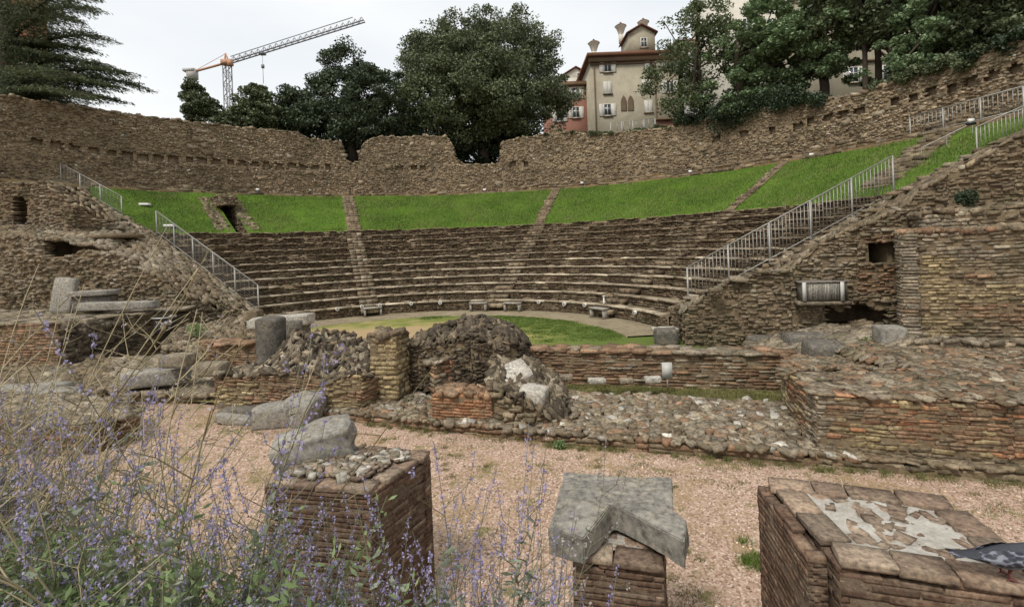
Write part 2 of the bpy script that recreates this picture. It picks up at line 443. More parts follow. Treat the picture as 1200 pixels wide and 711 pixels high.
def mortar(name, c1, c2, s=12, bump=.6):
    t = NT(name); p = t.coords(); n = t.noise(s, 6, .7, p); n2 = t.noise(s * .15, 3, .6, p)
    t.bump(n, bump, .03)
    return t.fin(t.ramp(t.math('ADD', t.math('MULTIPLY', n, .6), t.math('MULTIPLY', n2, .4)), [(.35, c1), (.65, c2)]), .95, .15)
M['core'] = mortar('earth_mortar', srgb(88, 75, 58), srgb(142, 125, 100))
M['core_tan'] = mortar('tan_mortar', srgb(104, 89, 69), srgb(160, 142, 116))
M['lime'] = mortar('lime_mortar', srgb(149, 142, 130), srgb(195, 190, 180), 30)
M['joint'] = mortar('dark_joint', srgb(92, 78, 65), srgb(140, 123, 104), 30)
def simple(name, c, rough=.5, metal=0.0, var=.0, sc_=8):
    t = NT(name)
    if var:
        n = t.noise(sc_, 5, .6, t.coords())
        col = t.mix(1.0, c, t.ramp(n, [(.3, (1 - var,) * 3), (.7, (1 + var,) * 3)]), 'MULTIPLY')
    else: col = c
    t.fin(col, rough, .4); t.b.inputs['Metallic'].default_value = metal
    return t.m
M['steel'] = simple('galvanised_steel', (.34, .33, .30, 1), .5, .35, .15)
M['white'] = simple('white_plastic', srgb(225, 222, 215), .5, 0, .05)
M['dull'] = simple('dull_white_board', srgb(186, 184, 176), .7, 0, .12)
M['black'] = simple('black_rubber', (.02, .02, .022, 1), .5, 0, .2)
M['bark'] = mortar('bark', (.035, .027, .02, 1), (.09, .07, .05, 1), 10)
def leaf_mat(name, cols, rough=.5, trans=.15, spec=.4):
    t = NT(name); g = t.n('ShaderNodeNewGeometry'); ri = g.outputs['Random Per Island']
    n = t.noise(.55, 3, .6, g.outputs['Position'])
    fac = t.math('ADD', t.math('MULTIPLY', ri, .6), t.math('MULTIPLY', n, .5), clamp=True)
    k = len(cols)
    col = t.ramp(fac, [(i / max(1, k - 1) * .8 + .12, c) for i, c in enumerate(cols)])
    t.fin(col, rough, spec)
    if trans:
        tr = t.n('ShaderNodeBsdfTranslucent'); t.l(col, tr.inputs[0]); mx = t.n('ShaderNodeMixShader'); mx.inputs[0].default_value = trans
        t.l(t.b.outputs[0], mx.inputs[1]); t.l(tr.outputs[0], mx.inputs[2]); t.l(mx.outputs[0], t.out.inputs[0])
    return t.m
M['oak'] = leaf_mat('holm_oak_leaf', [(.04, .058, .026, 1), (.095, .12, .054, 1), (.20, .225, .12, 1)])
M['oakd'] = leaf_mat('dark_evergreen_leaf', [(.026, .042, .022, 1), (.055, .08, .04, 1), (.11, .14, .07, 1)])
M['cedar'] = leaf_mat('cedar_needle', [(.032, .045, .024, 1), (.07, .09, .04, 1), (.14, .16, .06, 1)], .7)
M['bluec'] = leaf_mat('blue_green_needle', [(.075, .12, .055, 1), (.17, .24, .12, 1), (.31, .40, .21, 1)], .7)
M['ash'] = leaf_mat('light_leaf', [(.05, .07, .03, 1), (.10, .13, .055, 1), (.18, .21, .10, 1)], .5, .3)
M['ivy'] = leaf_mat('ivy_leaf', [(.014, .026, .012, 1), (.03, .05, .022, 1), (.06, .085, .035, 1)])
M['grassb'] = leaf_mat('grass_blade', [(.06, .11, .02, 1), (.11, .17, .03, 1), (.15, .21, .045, 1), (.24, .27, .09, 1)], .6, .2, .2)
M['lawn'] = None
M['drygrass'] = leaf_mat('mixed_grass_blade', [(.09, .12, .03, 1), (.17, .17, .06, 1), (.28, .24, .11, 1)], .7, .2, .2)
M['sageleaf'] = leaf_mat('sage_leaf', [(.13, .15, .10, 1), (.24, .27, .19, 1), (.38, .41, .32, 1)], .7, .2, .2)
M['greenleaf'] = leaf_mat('weed_leaf', [(.10, .15, .06, 1), (.20, .27, .11, 1), (.32, .39, .19, 1)], .6, .25, .2)
M['drystem'] = leaf_mat('dry_stem', [(.16, .13, .07, 1), (.34, .28, .16, 1), (.52, .45, .29, 1)], .7, .1, .2)
M['gstem'] = leaf_mat('green_stem', [(.10, .10, .05, 1), (.20, .20, .12, 1), (.32, .32, .22, 1)], .7, .1, .2)
M['flower'] = leaf_mat('violet_flower', [(.20, .17, .32, 1), (.33, .29, .46, 1), (.48, .44, .58, 1)], .7, .25, .2)
M['calyx'] = leaf_mat('grey_pink_calyx', [(.20, .17, .17, 1), (.38, .33, .31, 1), (.55, .50, .46, 1)], .7, .2, .2)

def lawn_mat():
    t = NT('lawn_blade'); g = t.n('ShaderNodeNewGeometry'); p = g.outputs['Position']
    a = t.noise(.45, 5, .65, p); b = t.noise(3.5, 4, .6, p)
    f = t.math('ADD', t.math('MULTIPLY', a, .75), t.math('ADD', t.math('MULTIPLY', b, .30), t.math('MULTIPLY', g.outputs['Random Per Island'], .28)))
    col = t.ramp(f, [(.38, (.045, .095, .016, 1)), (.55, (.09, .16, .026, 1)), (.70, (.135, .20, .04, 1)), (.80, (.18, .21, .06, 1)), (.92, (.28, .26, .12, 1))])
    return t.fin(col, .65, .2)
M['lawn'] = lawn_mat()
# ------------------------------------------------------------------ world and sun
w = bpy.data.worlds.new('World'); sc.world = w; w.use_nodes = True
nt = w.node_tree; nt.nodes.clear()
out = nt.nodes.new('ShaderNodeOutputWorld'); bg = nt.nodes.new('ShaderNodeBackground'); nt.links.new(bg.outputs[0], out.inputs[0])
sky = nt.nodes.new('ShaderNodeTexSky'); sky.sky_type = 'NISHITA'; sky.sun_disc = False
SUN_EL, SUN_AZ = 52, -35      # azimuth from -Y (behind camera) side
sky.sun_elevation = R(SUN_EL); sky.sun_rotation = R(215); sky.air_density = 1.0; sky.dust_density = 3.0
tc = nt.nodes.new('ShaderNodeTexCoord'); ns = nt.nodes.new('ShaderNodeTexNoise'); ns.inputs['Scale'].default_value = 1.6; ns.inputs['Detail'].default_value = 5
mp = nt.nodes.new('ShaderNodeMapping'); mp.inputs['Scale'].default_value = (1, 1, 3.0)
mp.inputs['Location'].default_value = (.3, .1, .4); nt.links.new(tc.outputs['Generated'], mp.inputs[0]); nt.links.new(mp.outputs[0], ns.inputs['Vector'])
rp = nt.nodes.new('ShaderNodeValToRGB'); rp.color_ramp.elements[0].position = .35; rp.color_ramp.elements[1].position = .65
rp.color_ramp.elements[0].color = (5.35, 5.6, 5.8, 1); rp.color_ramp.elements[1].color = (6.35, 6.4, 6.35, 1)
nt.links.new(ns.outputs['Fac'], rp.inputs[0])
mx = nt.nodes.new('ShaderNodeMix'); mx.data_type = 'RGBA'; mx.inputs[0].default_value = .93
nt.links.new(sky.outputs[0], mx.inputs[6]); nt.links.new(rp.outputs[0], mx.inputs[7]); nt.links.new(mx.outputs[2], bg.inputs[0])
bg.inputs[1].default_value = .1
sl = bpy.data.lights.new('sun', 'SUN'); sl.energy = 1.5; sl.angle = R(12); sl.color = (1, .96, .9)
so = bpy.data.objects.new('sun', sl); COL.objects.link(so)
az = R(215); d = Vector((math.sin(az) * math.cos(R(SUN_EL)), math.cos(az) * math.cos(R(SUN_EL)), math.sin(R(SUN_EL))))
so.rotation_euler = d.to_track_quat('Z', 'Y').to_euler(); so.location = (0, 0, 40)
sc.view_settings.view_transform = 'Standard'; sc.view_settings.look = 'None'; sc.view_settings.gamma = 1
sc.view_settings.exposure = 0.74
sc.cycles.max_bounces = 5; sc.cycles.diffuse_bounces = 3; sc.cycles.transparent_max_bounces = 4
# ------------------------------------------------------------------ ground
ZG, ZO = -3.6, -3.1
def sheet(name, poly, z, mat, kind='structure', zfn=None):
    mb = MB(); P = np.asarray(poly, float); n = len(P)
    me = bpy.data.meshes.new(name)
    me.from_pydata([(x, y, z) for x, y in P], [], [list(range(n))]); me.materials.append(mat)
    o = bpy.data.objects.new(name, me); COL.objects.link(o); tag(o, kind=kind); return o
t = NT('pink_gravel'); p = t.coords()
n1 = t.noise(55, 4, .7, p); n2 = t.noise(1.1, 5, .65, p); n3 = t.noise(7, 4, .6, p)
vo = t.n('ShaderNodeTexVoronoi'); vo.inputs['Scale'].default_value = 42; t.l(p, vo.inputs['Vector'])
col = t.ramp(vo.outputs['Color'], [(.1, srgb(120, 98, 82)), (.4, srgb(170, 142, 122)), (.7, srgb(188, 160, 140)), (.95, srgb(216, 197, 180))])
col = t.mix(t.ramp(t.math('ADD', t.math('MULTIPLY', n2, .65), t.math('MULTIPLY', n3, .35)), [(.50, (0, 0, 0)), (.60, (.7,) * 3)]), col, srgb(150, 128, 92))
col = t.mix(t.ramp(t.noise(2.3, 5, .7, p), [(.56, (0, 0, 0)), (.64, (.75,) * 3)]), col, srgb(112, 108, 62))
col = t.mix(1.0, col, t.ramp(n1, [(.3, (.8,) * 3), (.7, (1.12,) * 3)]), 'MULTIPLY')
t.bump(t.math('ADD', n1, vo.outputs['Distance']), .6, .012); M['gravel'] = t.fin(col, .95, .2)
t = NT('sandy_grass_floor'); p = t.coords()
n1 = t.noise(30, 4, .7, p); n2 = t.noise(.7, 5, .65, p)
sx = t.n('ShaderNodeSeparateXYZ'); t.l(p, sx.inputs[0])
# distance from the middle of the orchestra: the turf survives along its rim
dx = t.math('SUBTRACT', sx.outputs[0], CX); dy = t.math('SUBTRACT', sx.outputs[1], CY)
rr = t.math('SQRT', t.math('ADD', t.math('MULTIPLY', dx, dx), t.math('MULTIPLY', dy, dy)))
fr = t.math('ADD', t.math('MULTIPLY', rr, .12), t.math('ADD', t.math('MULTIPLY', n2, .9), t.math('MULTIPLY', dx, .035)))
col = t.mix(t.ramp(fr, [(1.00, (0, 0, 0)), (1.0, (0, 0, 0))]), srgb(168, 142, 104), srgb(150, 132, 84))
col = t.ramp(t.math('MULTIPLY', fr, .7), [(.64, srgb(172, 148, 112)), (.73, srgb(156, 144, 94)), (.82, srgb(122, 126, 66)), (.93, srgb(96, 110, 52))])
col = t.mix(1.0, col, t.ramp(n1, [(.3, (.75,) * 3), (.7, (1.15,) * 3)]), 'MULTIPLY')
t.bump(n1, .6, .03); M['orch'] = t.fin(col, .95, .15)
M['walk'] = mortar('worn_paving', srgb(110, 98, 78), srgb(150, 138, 114), 9, .4)
M['soil'] = mortar('brown_soil', srgb(84, 68, 48), srgb(132, 112, 80), 6, .6)
M['turf'] = mortar('turf', srgb(60, 84, 24), srgb(92, 118, 40), 5, .7)
M['hill'] = mortar('wooded_soil', srgb(40, 42, 24), srgb(70, 66, 40), 2, .5)
M['strip'] = stone_mat('scrubby_strip', [srgb(120, 116, 64), srgb(150, 136, 92)], 20, (.6, srgb(92, 100, 40)), .6, .02, big=1.2)

def add_gravel():
    sheet('gravel_ground', [(-600, -300), (600, -300), (600, 900), (-600, 900)], ZG, M['gravel'])
add_gravel()
sheet('orchestra_floor', [(-11, 15.45), (7.4, 10.95), (9.5, 13.5), (7.5, 18), (2, 24), (-3.5, 25), (-9, 24), (-14, 20)], ZO, M['orch'])
# raised walk along the foot of the seats
mb = MB(); aa = np.radians(np.linspace(4, 152, 90)); v = []; 
for a in aa:
    for r, z in ((7.15, ZO - .02), (7.18, ZO + .05), (8.75, ZO + .06)): v.append((CX + r * math.cos(a), CY + r * math.sin(a), z))
f = [(i * 3 + j, i * 3 + j + 1, i * 3 + j + 4, i * 3 + j + 3) for i in range(len(aa) - 1) for j in (0, 1)]
mb.add(v, f); tag(mb.build('orchestra_walk', M['walk']), kind='structure')

# ------------------------------------------------------------------ the seating
def az_r(r): return math.asin(min(.99, 1.47 / r)) + .0
def az_l(r): return R(142) + R(8.6) * (r - 9) / 14.4
R1, Z1, DR, DZ = 8.73, -2.55, .757, .3514
STAIRS = [R(111.9), R(72.0), R(33.0)]
seating = tag(empty('stone_seating', (CX, CY, ZO)), 'curved bank of brown stone seat rows of the ancient theatre, rising behind the orchestra', 'theatre seating')
def build(mb, name, mats, parent=None):
    l = None
    o = mb.build(name, mats, parent)
    if parent is not None: o.matrix_parent_inverse = Matrix.Translation(parent.location).inverted()
    return o
def arc(r, a0, a1, n=60): return [(CX + r * math.cos(a), CY + r * math.sin(a)) for a in np.linspace(a0, a1, n)]
NR = 12
for k in range(NR):
    r = R1 + k * DR; z = Z1 + k * DZ; a0 = az_l(r) + .02; a1 = az_r(r) - .01
    mb = MB(); zb = z - DZ if k else ZO
    old = k >= 5
    # sagging, uneven old stone: radius and level wander a little along the row
    th = .075 if not old else .06
    wall_face(mb, arc(r + .03, a0, a1), zb - .02, z - th, ls=(.10, .38), hs=(.06, .11), depth=.25, prot=.02 if k < 5 else .035, tl=.02 + .005 * k, lod=0, mat=0, wav=.01, jit=.12, mort=None)
    # slabs of the seat edge
    L = r * (a0 - a1); l = rng.uniform(.35, 1.15, int(L / .5)) if k < 6 else rng.uniform(.18, .6, int(L / .25))
    e = np.cumsum(l); e = e[e < L]; st = np.concatenate([[0], e[:-1]]); s = (st + e) / 2; a = a0 - s / r
    dep = .36 if k < 6 else .3
    ro = r - .03 + rng.uniform(-.008, .008, len(s)) * (1 + k * .4)
    keep = rng.random(len(s)) > (.02 if k < 5 else .10 + .02 * (k - 5))
    C = np.stack([CX + (ro + dep / 2) * np.cos(a), CY + (ro + dep / 2) * np.sin(a), np.full(len(s), z - th / 2) + rng.uniform(-.006, .006, len(s)) * (1 + k * .35)], 1)
    A = frames(np.sin(a), -np.cos(a), .006 + .004 * k)
    H = np.stack([(e - st) / 2 - .006, np.full(len(s), dep / 2), np.full(len(s), th / 2)], 1)
    K = keep
    stones(mb, C[K], A[K], H[K], jit=.04 + .008 * k, lod=0, mat=1 if k < 7 else 2)
    # tread: rubble behind the slab
    n = int(L * 2.2 * (1 + .0 * k)); aj = rng.uniform(a1, a0, n); rj = r + rng.uniform(.3, .8, n)
    C = np.stack([CX + rj * np.cos(aj), CY + rj * np.sin(aj), np.full(n, z - .03)], 1)
    stones(mb, C, frames(np.sin(aj), -np.cos(aj), .1), np.stack([rng.uniform(.08, .2, n), rng.uniform(.06, .14, n), rng.uniform(.02, .06, n)], 1), lod=0, mat=2)
    # mortar bed
    an = np.linspace(a0 + .01, a1 - .01, 80); v = []
    for q in an:
        for rr_, zz in ((r + .12, zb - .05), (r + .12, z - .05), (r + DR + .3, z - .05)): v.append((CX + rr_ * math.cos(q), CY + rr_ * math.sin(q), zz))
    mb.add(v, [(i * 3 + j, i * 3 + j + 3, i * 3 + j + 4, i * 3 + j + 1) for i in range(79) for j in (0, 1)], 3)
    build(mb, 'seat_row', [M['seat'], M['seat_edge'], M['seat_old'], M['core']], seating)
# radial stairs: two steps to each seat row
for si, a in enumerate(STAIRS):
    mb = MB(); w = .45
    for k in range(NR):
        r = R1 + k * DR; z = Z1 + k * DZ
        for q, (rr_, zz, d) in enumerate(((r - .36, z - DZ / 2, .40), (r - .0, z, .4))):
            n = 3; l = rng.uniform(.8, 1.2, n); l = l / l.sum() * 2 * w; e = np.cumsum(l); s = e - l / 2 - w
            c, s_ = math.cos(a), math.sin(a)
            C = np.stack([CX + (rr_ + d / 2) * c + s * s_, CY + (rr_ + d / 2) * s_ - s * c, np.full(n, zz - DZ / 4 + .012)], 1)
            stones(mb, C, frames(np.full(n, s_), np.full(n, -c), .02), np.stack([l / 2 - .008, np.full(n, d / 2), np.full(n, DZ / 4)], 1), jit=.07, lod=0, mat=rng.integers(0, 2, n))
    build(mb, 'stairway', [M['seat_edge'] if si == 0 else M['seat_old'], M['seat_old']], seating)

# ------------------------------------------------------------------ grass slopes and upper path
R2, Z2, R3, Z3 = 17.30, 1.33, 22.6, 4.05
def slope_z(r): return Z2 + (r - R2) * (Z3 - Z2) / (R3 - R2)
def on_slope(px, py):
    r = 20.0
    for _ in range(30):
        x, y, z = at_ring(px, py, r); dz = z - slope_z(r)
        r = min(24, max(16.5, r + dz * 1.2))
    return at_ring(px, py, r), r
vx, vr = on_slope(268, 250); VA = math.atan2(vx[1] - CY, vx[0] - CX)
mb = MB(); aa = np.linspace(R(155), R(-10), 170); rr_ = np.linspace(R2 - .1, R3, 16); v = []
for a in aa:
    for r in rr_:
        z = slope_z(r) + .05 * float(fbm(a * 14, r * .8, 3))
        v.append((CX + r * math.cos(a), CY + r * math.sin(a), z))
nr = len(rr_); f = [(i * nr + j, i * nr + j + 1, (i + 1) * nr + j + 1, (i + 1) * nr + j) for i in range(len(aa) - 1) for j in range(nr - 1)
     if not (abs((aa[i] + aa[i + 1]) / 2 - VA) < .022 and j < 13)]
mb.add(v, f); tag(mb.build('grass_slope', M['turf'], smooth=True), kind='structure')
def blades(name, X, Y, Z, h, w, mat, lean=.35):
    N = len(X); a = rng.uniform(0, 2 * PI, N); hh = h * rng.uniform(.5, 1.2, N)
    lx = rng.normal(0, lean, N) * hh; ly = rng.normal(0, lean, N) * hh; wx = np.cos(a) * w / 2; wy = np.sin(a) * w / 2
    B = np.stack([X, Y, Z], 1); o = np.zeros(N)
    V = np.stack([B - np.stack([wx, wy, o], 1), B + np.stack([wx, wy, o], 1), B + np.stack([lx, ly, hh], 1)], 1)
    mb = MB(); mb.add(V.reshape(-1, 3), np.stack([np.arange(N) * 3, np.arange(N) * 3 + 1, np.arange(N) * 3 + 2, np.arange(N) * 3 + 2], 1))
    return tag(mb.build(name, mat), kind='stuff')
n = 150000
a = rng.uniform(R(2), R(151), n); r = np.sqrt(rng.uniform((R2 - .05) ** 2, R3 ** 2, n))
k = np.ones(n, bool)
k &= (r < R3 - .12 + .3 * fbm(a * 30, r * 0, 61)) & (r > R2 + .10 * fbm(a * 40, r * 0, 62))
for s, q in zip(STAIRS, (.42, .26, .2)): k &= np.abs((a - s) * r) > q + .16 * fbm(a * 3, r * 1.7, 63)
k &= rng.random(n) < .55 + 1.3 * (fbm(a * 9, r * .5, 64) + .45)
k &= ~((np.abs(a - VA) * r < 1.0) & (r < 21.3 - 2.2 * np.abs(a - VA) * r / 1.25)) | (np.abs(a - VA) * r > 1.3)
a = a[k]; r = r[k]
g = blades('grass', CX + r * np.cos(a), CY + r * np.sin(a), slope_z(r) - .01, .11, .03, M['lawn']); tag(g, 'bright green lawn covering the upper slope of the theatre', 'grass')
# crumbling stairs through the grass
def grass_stair(a, label, r0=R2, r1=R3, w=.34, messy=1.2, da=0.0):
    mb = MB(); n = int((r1 - r0) / .3)
    for k in range(n):
        r = r0 + .15 + k * .3; z = slope_z(r) + .09; m = 3; l = rng.uniform(.5, 1.3, m); l = l / l.sum() * 2 * w * rng.uniform(.8, 1.15); e = np.cumsum(l); s = e - l / 2 - e[-1] / 2
        aa_ = a + da * (r - r0) / (r1 - r0) + .10 * messy * float(fbm(r * 1.1, a * 9, 5)) / r; c, s_ = math.cos(aa_), math.sin(aa_)
        if rng.random() < .12 * messy - .05: continue
        C = np.stack([CX + (r + .1) * c + s * s_, CY + (r + .1) * s_ - s * c, np.full(m, z - .05) + rng.uniform(-.03, .03, m) * messy], 1)
        stones(mb, C, frames(np.full(m, s_), np.full(m, -c), .06 * messy), np.stack([l / 2 - .01, np.full(m, .17), np.full(m, .085)], 1), jit=.16, lod=1)
    # soil under the steps
    v = []
    for r in np.linspace(r0 - .05, r1, 12):
        for sgn in (-1, 1):
            aa_ = a + da * (r - r0) / (r1 - r0); ww = w * .75 + .1 * rng.random(); v.append((CX + r * math.cos(aa_) + sgn * ww * math.sin(aa_), CY + r * math.sin(aa_) - sgn * ww * math.cos(aa_), slope_z(r) + .05))
    mb.add(v, [(2 * i, 2 * i + 1, 2 * i + 3, 2 * i + 2) for i in range(11)], 1)
    c = pol(r0, a, slope_z(r0))
    return tag(mb.build('stone_stairway', [M['rub'], M['core']], loc=c), label, 'stairway')
grass_stair(STAIRS[0] - .005, 'straight grey stone stairway through the grass left of centre, beside the long lawn', messy=.5, w=.45)
grass_stair(STAIRS[1], 'broken reddish stone stairway climbing the grass in the middle of the lawn')
grass_stair(STAIRS[2], 'thin diagonal line of crumbled steps crossing the grass below the cream house trees', w=.26, messy=1.8)
xr, rr0 = on_slope(1090, 178); grass_stair(math.atan2(xr[1] - CY, xr[0] - CX) , 'wide ruined stone steps in the grass behind the far right railing', r0=18.0, w=.75, messy=1.8, da=.04)
# upper path
mb = MB(); aa = np.linspace(R(165), R(-25), 120); v = []
for a in aa:
    for r, z in ((R3, Z3 - .02), (R3 + .02, Z3 + .12), (24.7, Z3 + .16)): v.append((CX + r * math.cos(a), CY + r * math.sin(a), z))
mb.add(v, [(i * 3 + j, i * 3 + j + 1, i * 3 + j + 4, i * 3 + j + 3) for i in range(len(aa) - 1) for j in (0, 1)])
tag(mb.build('upper_path', M['soil']), kind='structure')
mb = MB()
wall_face(mb, arc(R3, R(150), R(-5), 80), Z3 - .12, Z3 + .14, ls=(.25, .8), hs=(.12, .18), depth=.25, prot=.03, lod=0, mort=None)
tag(mb.build('path_kerb', M['rub'], loc=pol(R3, R(90), Z3)), 'low row of edging stones along the top of the grass slope', 'kerb')
# low terrace wall on the right
mb = MB(); pth = arc(23.45, R(78), R(5), 60); wall_face(mb, pth, Z3 + .1, lambda x, y: Z3 + .55 + .12 * fbm(x * .8, y * .8, 5), ls=(.2, .6), hs=(.12, .2), depth=.5, prot=.04, lod=0)
mb.add([(CX + r * math.cos(a), CY + r * math.sin(a), Z3 + .5) for a in np.linspace(R(78), R(5), 60) for r in (23.5, 24.6)], [(2 * i, 2 * i + 2, 2 * i + 3, 2 * i + 1) for i in range(59)], 1)
tag(mb.build('terrace_wall', [M['rub'], M['soil']], loc=pol(23.5, R(45), Z3)), 'low brown terrace wall at the foot of the tall wall on the right', 'wall')

# ------------------------------------------------------------------ ring wall
RW = 24.3
prof_px = [(-60, 108), (0, 113), (30, 117), (60, 121), (100, 127), (140, 133), (250, 147), (345, 155), (352, 158), (362, 164), (385, 166), (400, 167), (405, 188), (412, 193), (421, 190), (424, 172), (430, 164), (445, 161),
           (500, 160), (524, 161), (530, 172), (534, 188), (545, 193), (584, 193), (588, 168), (600, 164), (640, 158), (651, 148), (657, 157), (700, 158), (740, 155), (770, 151), (800, 148), (830, 141),
           (870, 131), (940, 123), (960, 119), (1000, 112), (1040, 100), (1100, 80), (1150, 64), (1200, 47), (1280, 20)]
pa = []; pz = []
for px, py in prof_px:
    x, y, z = at_ring(px, py, RW); pa.append(math.atan2(y - CY, x - CX)); pz.append(z)
pa = np.array(pa); pz = np.array(pz); o_ = np.argsort(pa); pa = pa[o_]; pz = pz[o_]
def az_of(x, y): return np.arctan2(np.asarray(y) - CY, np.asarray(x) - CX)
def ring_top(x, y):
    a = az_of(x, y); a = np.where(a < -2, a + 2 * PI, a)
    return np.interp(a, pa, pz) + .10 * fbm(a * 40, a * 3, 11) + .05 * fbm(a * 150, a * 3, 12)
hl = [(44, 166), (67, 170), (88, 173), (110, 177), (131, 180), (150, 182), (169, 184), (187, 186), (204, 187), (222, 188), (238, 189), (254, 190), (270, 191), (284, 192), (299, 193), (313, 194), (328, 195), (342, 195), (356, 196), (370, 196), (384, 196),
      (468, 197), (484, 197), (496, 197), (601, 193), (616, 193), (1048, 120), (1069, 115), (1090, 108), (1115, 103), (1137, 96), (1162, 89), (1189, 81), (1007, 130), (988, 134), (970, 138), (950, 142), (934, 148), (905, 152), (872, 157), (840, 163)]
hol = []
for px, py in hl:
    x, y, z = at_ring(px, py, RW); hol.append((math.atan2(y - CY, x - CX), z))
def ring_wall(a_hi, a_lo, label):
    mb = MB()
    def skip(s, z):
        a = a_hi - s / RW; k = np.zeros(len(a), bool)
        for ha, hz in hol: k |= (np.abs(a - ha) * RW < .27) & (np.abs(z - hz) < .22)
        return k
    n = max(10, int((a_hi - a_lo) * RW / .6))
    ft = arc(RW, a_hi, a_lo, n)
    wall_face(mb, ft, Z3 - .2, ring_top, ls=(.08, .24), hs=(.06, .13), depth=.42, prot=.05, tl=.14, skip=skip, lod=0, jit=.24, wav=.08, matf=lambda C: np.where(rng.random(len(C)) < .07, 2, np.where(rng.random(len(C)) < .12, 3, np.where(rng.random(len(C)) < .015, 4, 0))))
    # scattered larger blocks among the small stones
    n_ = int((a_hi - a_lo) * RW * 2.6); a_ = rng.uniform(a_lo, a_hi, n_); z_ = rng.uniform(Z3, 8.5, n_); xx_ = CX + RW * np.cos(a_); yy_ = CY + RW * np.sin(a_); ok = (z_ < ring_top(xx_, yy_) - .3) & ~skip((a_hi - a_) * RW, z_); a_ = a_[ok]; z_ = z_[ok]
    stones(mb, np.stack([CX + (RW + .12) * np.cos(a_), CY + (RW + .12) * np.sin(a_), z_], 1), frames(np.sin(a_), -np.cos(a_), .08), np.stack([rng.uniform(.13, .30, len(a_)), np.full(len(a_), .16), rng.uniform(.09, .17, len(a_))], 1), jit=.2, lod=1, rnd=.1, mat=rng.choice([0, 0, 2, 3, 3], len(a_)))
    bk = arc(RW + 1.0, a_hi, a_lo, n)
    wall_face(mb, bk[::-1], Z3 + 1.0, ring_top, ls=(.3, .7), hs=(.18, .3), depth=.4, prot=.05, lod=0)
    poly = ft + bk[::-1]
    top_stones(mb, poly, ring_top, sp=.26, hx=(.09, .2), hz=(.04, .1), lod=0, jit=.2)
    # core as two offset arcs
    v = []; A = np.linspace(a_hi, a_lo, n * 2)
    for a in A:
        x, y, _ = pol(RW, a); zt = float(ring_top(x, y)) - .12
        for r, z in ((RW + .30, Z3 - .3), (RW + .30, zt), (RW + .8, zt), (RW + .8, Z3)): v.append((CX + r * math.cos(a), CY + r * math.sin(a), z))
    mb.add(v, [(i * 4 + j, i * 4 + j + 1, i * 4 + j + 5, i * 4 + j + 4) for i in range(len(A) - 1) for j in range(3)], 1)
    am = (a_hi + a_lo) / 2
    return tag(mb.build('ring_wall', [M['ring'], M['core_tan'], M['grey'], M['rub'], M['marble']], loc=pol(RW, am, Z3)), label, 'ruined wall')
def apx(px): x, y, z = at_ring(px, 180, RW); return math.atan2(y - CY, x - CX)
ring_wall(R(185), apx(410), 'tall curved rubble wall with a row of square beam holes, from the cedar to the first notch')
ring_wall(apx(410), apx(566), 'short rubble wall section between the two notches, under the big round oak')
ring_wall(apx(566), R(-28), 'long rubble wall section climbing to the right under the houses and trees')

# ------------------------------------------------------------------ wooded hill behind
mb = MB(); aa = np.linspace(R(200), R(-40), 100); rr_ = [25.0, 26, 28, 32, 38, 48, 65, 100, 180, 400]; v = []
def hill_z(x, y):
    r = np.hypot(np.asarray(x) - CX, np.asarray(y) - CY); a = az_of(x, y); a = np.where(a < -2, a + 2 * PI, a)
    return 6.2 + (np.interp(a, [R(100), R(140), R(180)], [0, .8, 2.0])) + np.minimum(r - 25, 45) * .12
for a in aa:
    for r in rr_:
        x, y = CX + r * math.cos(a), CY + r * math.sin(a); v.append((x, y, float(hill_z(x, y)) + .2 * float(fbm(x * .3, y * .3, 8))))
nr = len(rr_)
mb.add(v, [(i * nr + j, i * nr + j + 1, (i + 1) * nr + j + 1, (i + 1) * nr + j) for i in range(len(aa) - 1) for j in range(nr - 1)])
tag(mb.build('hill_ground', M['hill'], smooth=True), kind='structure')

# ------------------------------------------------------------------ doorway in the lawn (vomitorium)
mb = MB(); c, s_ = math.cos(VA), math.sin(VA)
def loc_pt(r, t): return (CX + r * c + t * s_, CY + r * s_ - t * c)
for t0, t1 in ((-1.15, -.42), (.42, 1.1)):
    pz_ = [loc_pt(17.5, t0), loc_pt(17.5, t1), loc_pt(22.0, t1), loc_pt(22.0, t0)]
    zt_ = lambda x, y: np.minimum(slope_z(np.hypot(x - CX, y - CY)) + .02, 3.6) + .1 * fbm(x * 2, y * 2, 3)
    ruin('x', pz_, 1.2, zt_, None, mb=mb, face=dict(ls=(.12, .35), hs=(.08, .15), prot=.05, tl=.08), top=dict(sp=.16, sink=.6, hx=(.05, .12), hz=(.03, .05)), cell=.2)
pz_ = [loc_pt(19.6, -.5), loc_pt(19.6, .5), loc_pt(22.0, .5), loc_pt(22.0, -.5)]
ruin('x', pz_, 3.05, 3.62, None, mb=mb, face=dict(ls=(.12, .3), hs=(.1, .16), prot=.05), cell=.2)
tag(mb.build('entrance_passage', [M['rub'], M['core']], loc=(*loc_pt(18.5, 0), 1.3)), 'small dark doorway in rough masonry set into the left lawn', 'doorway')
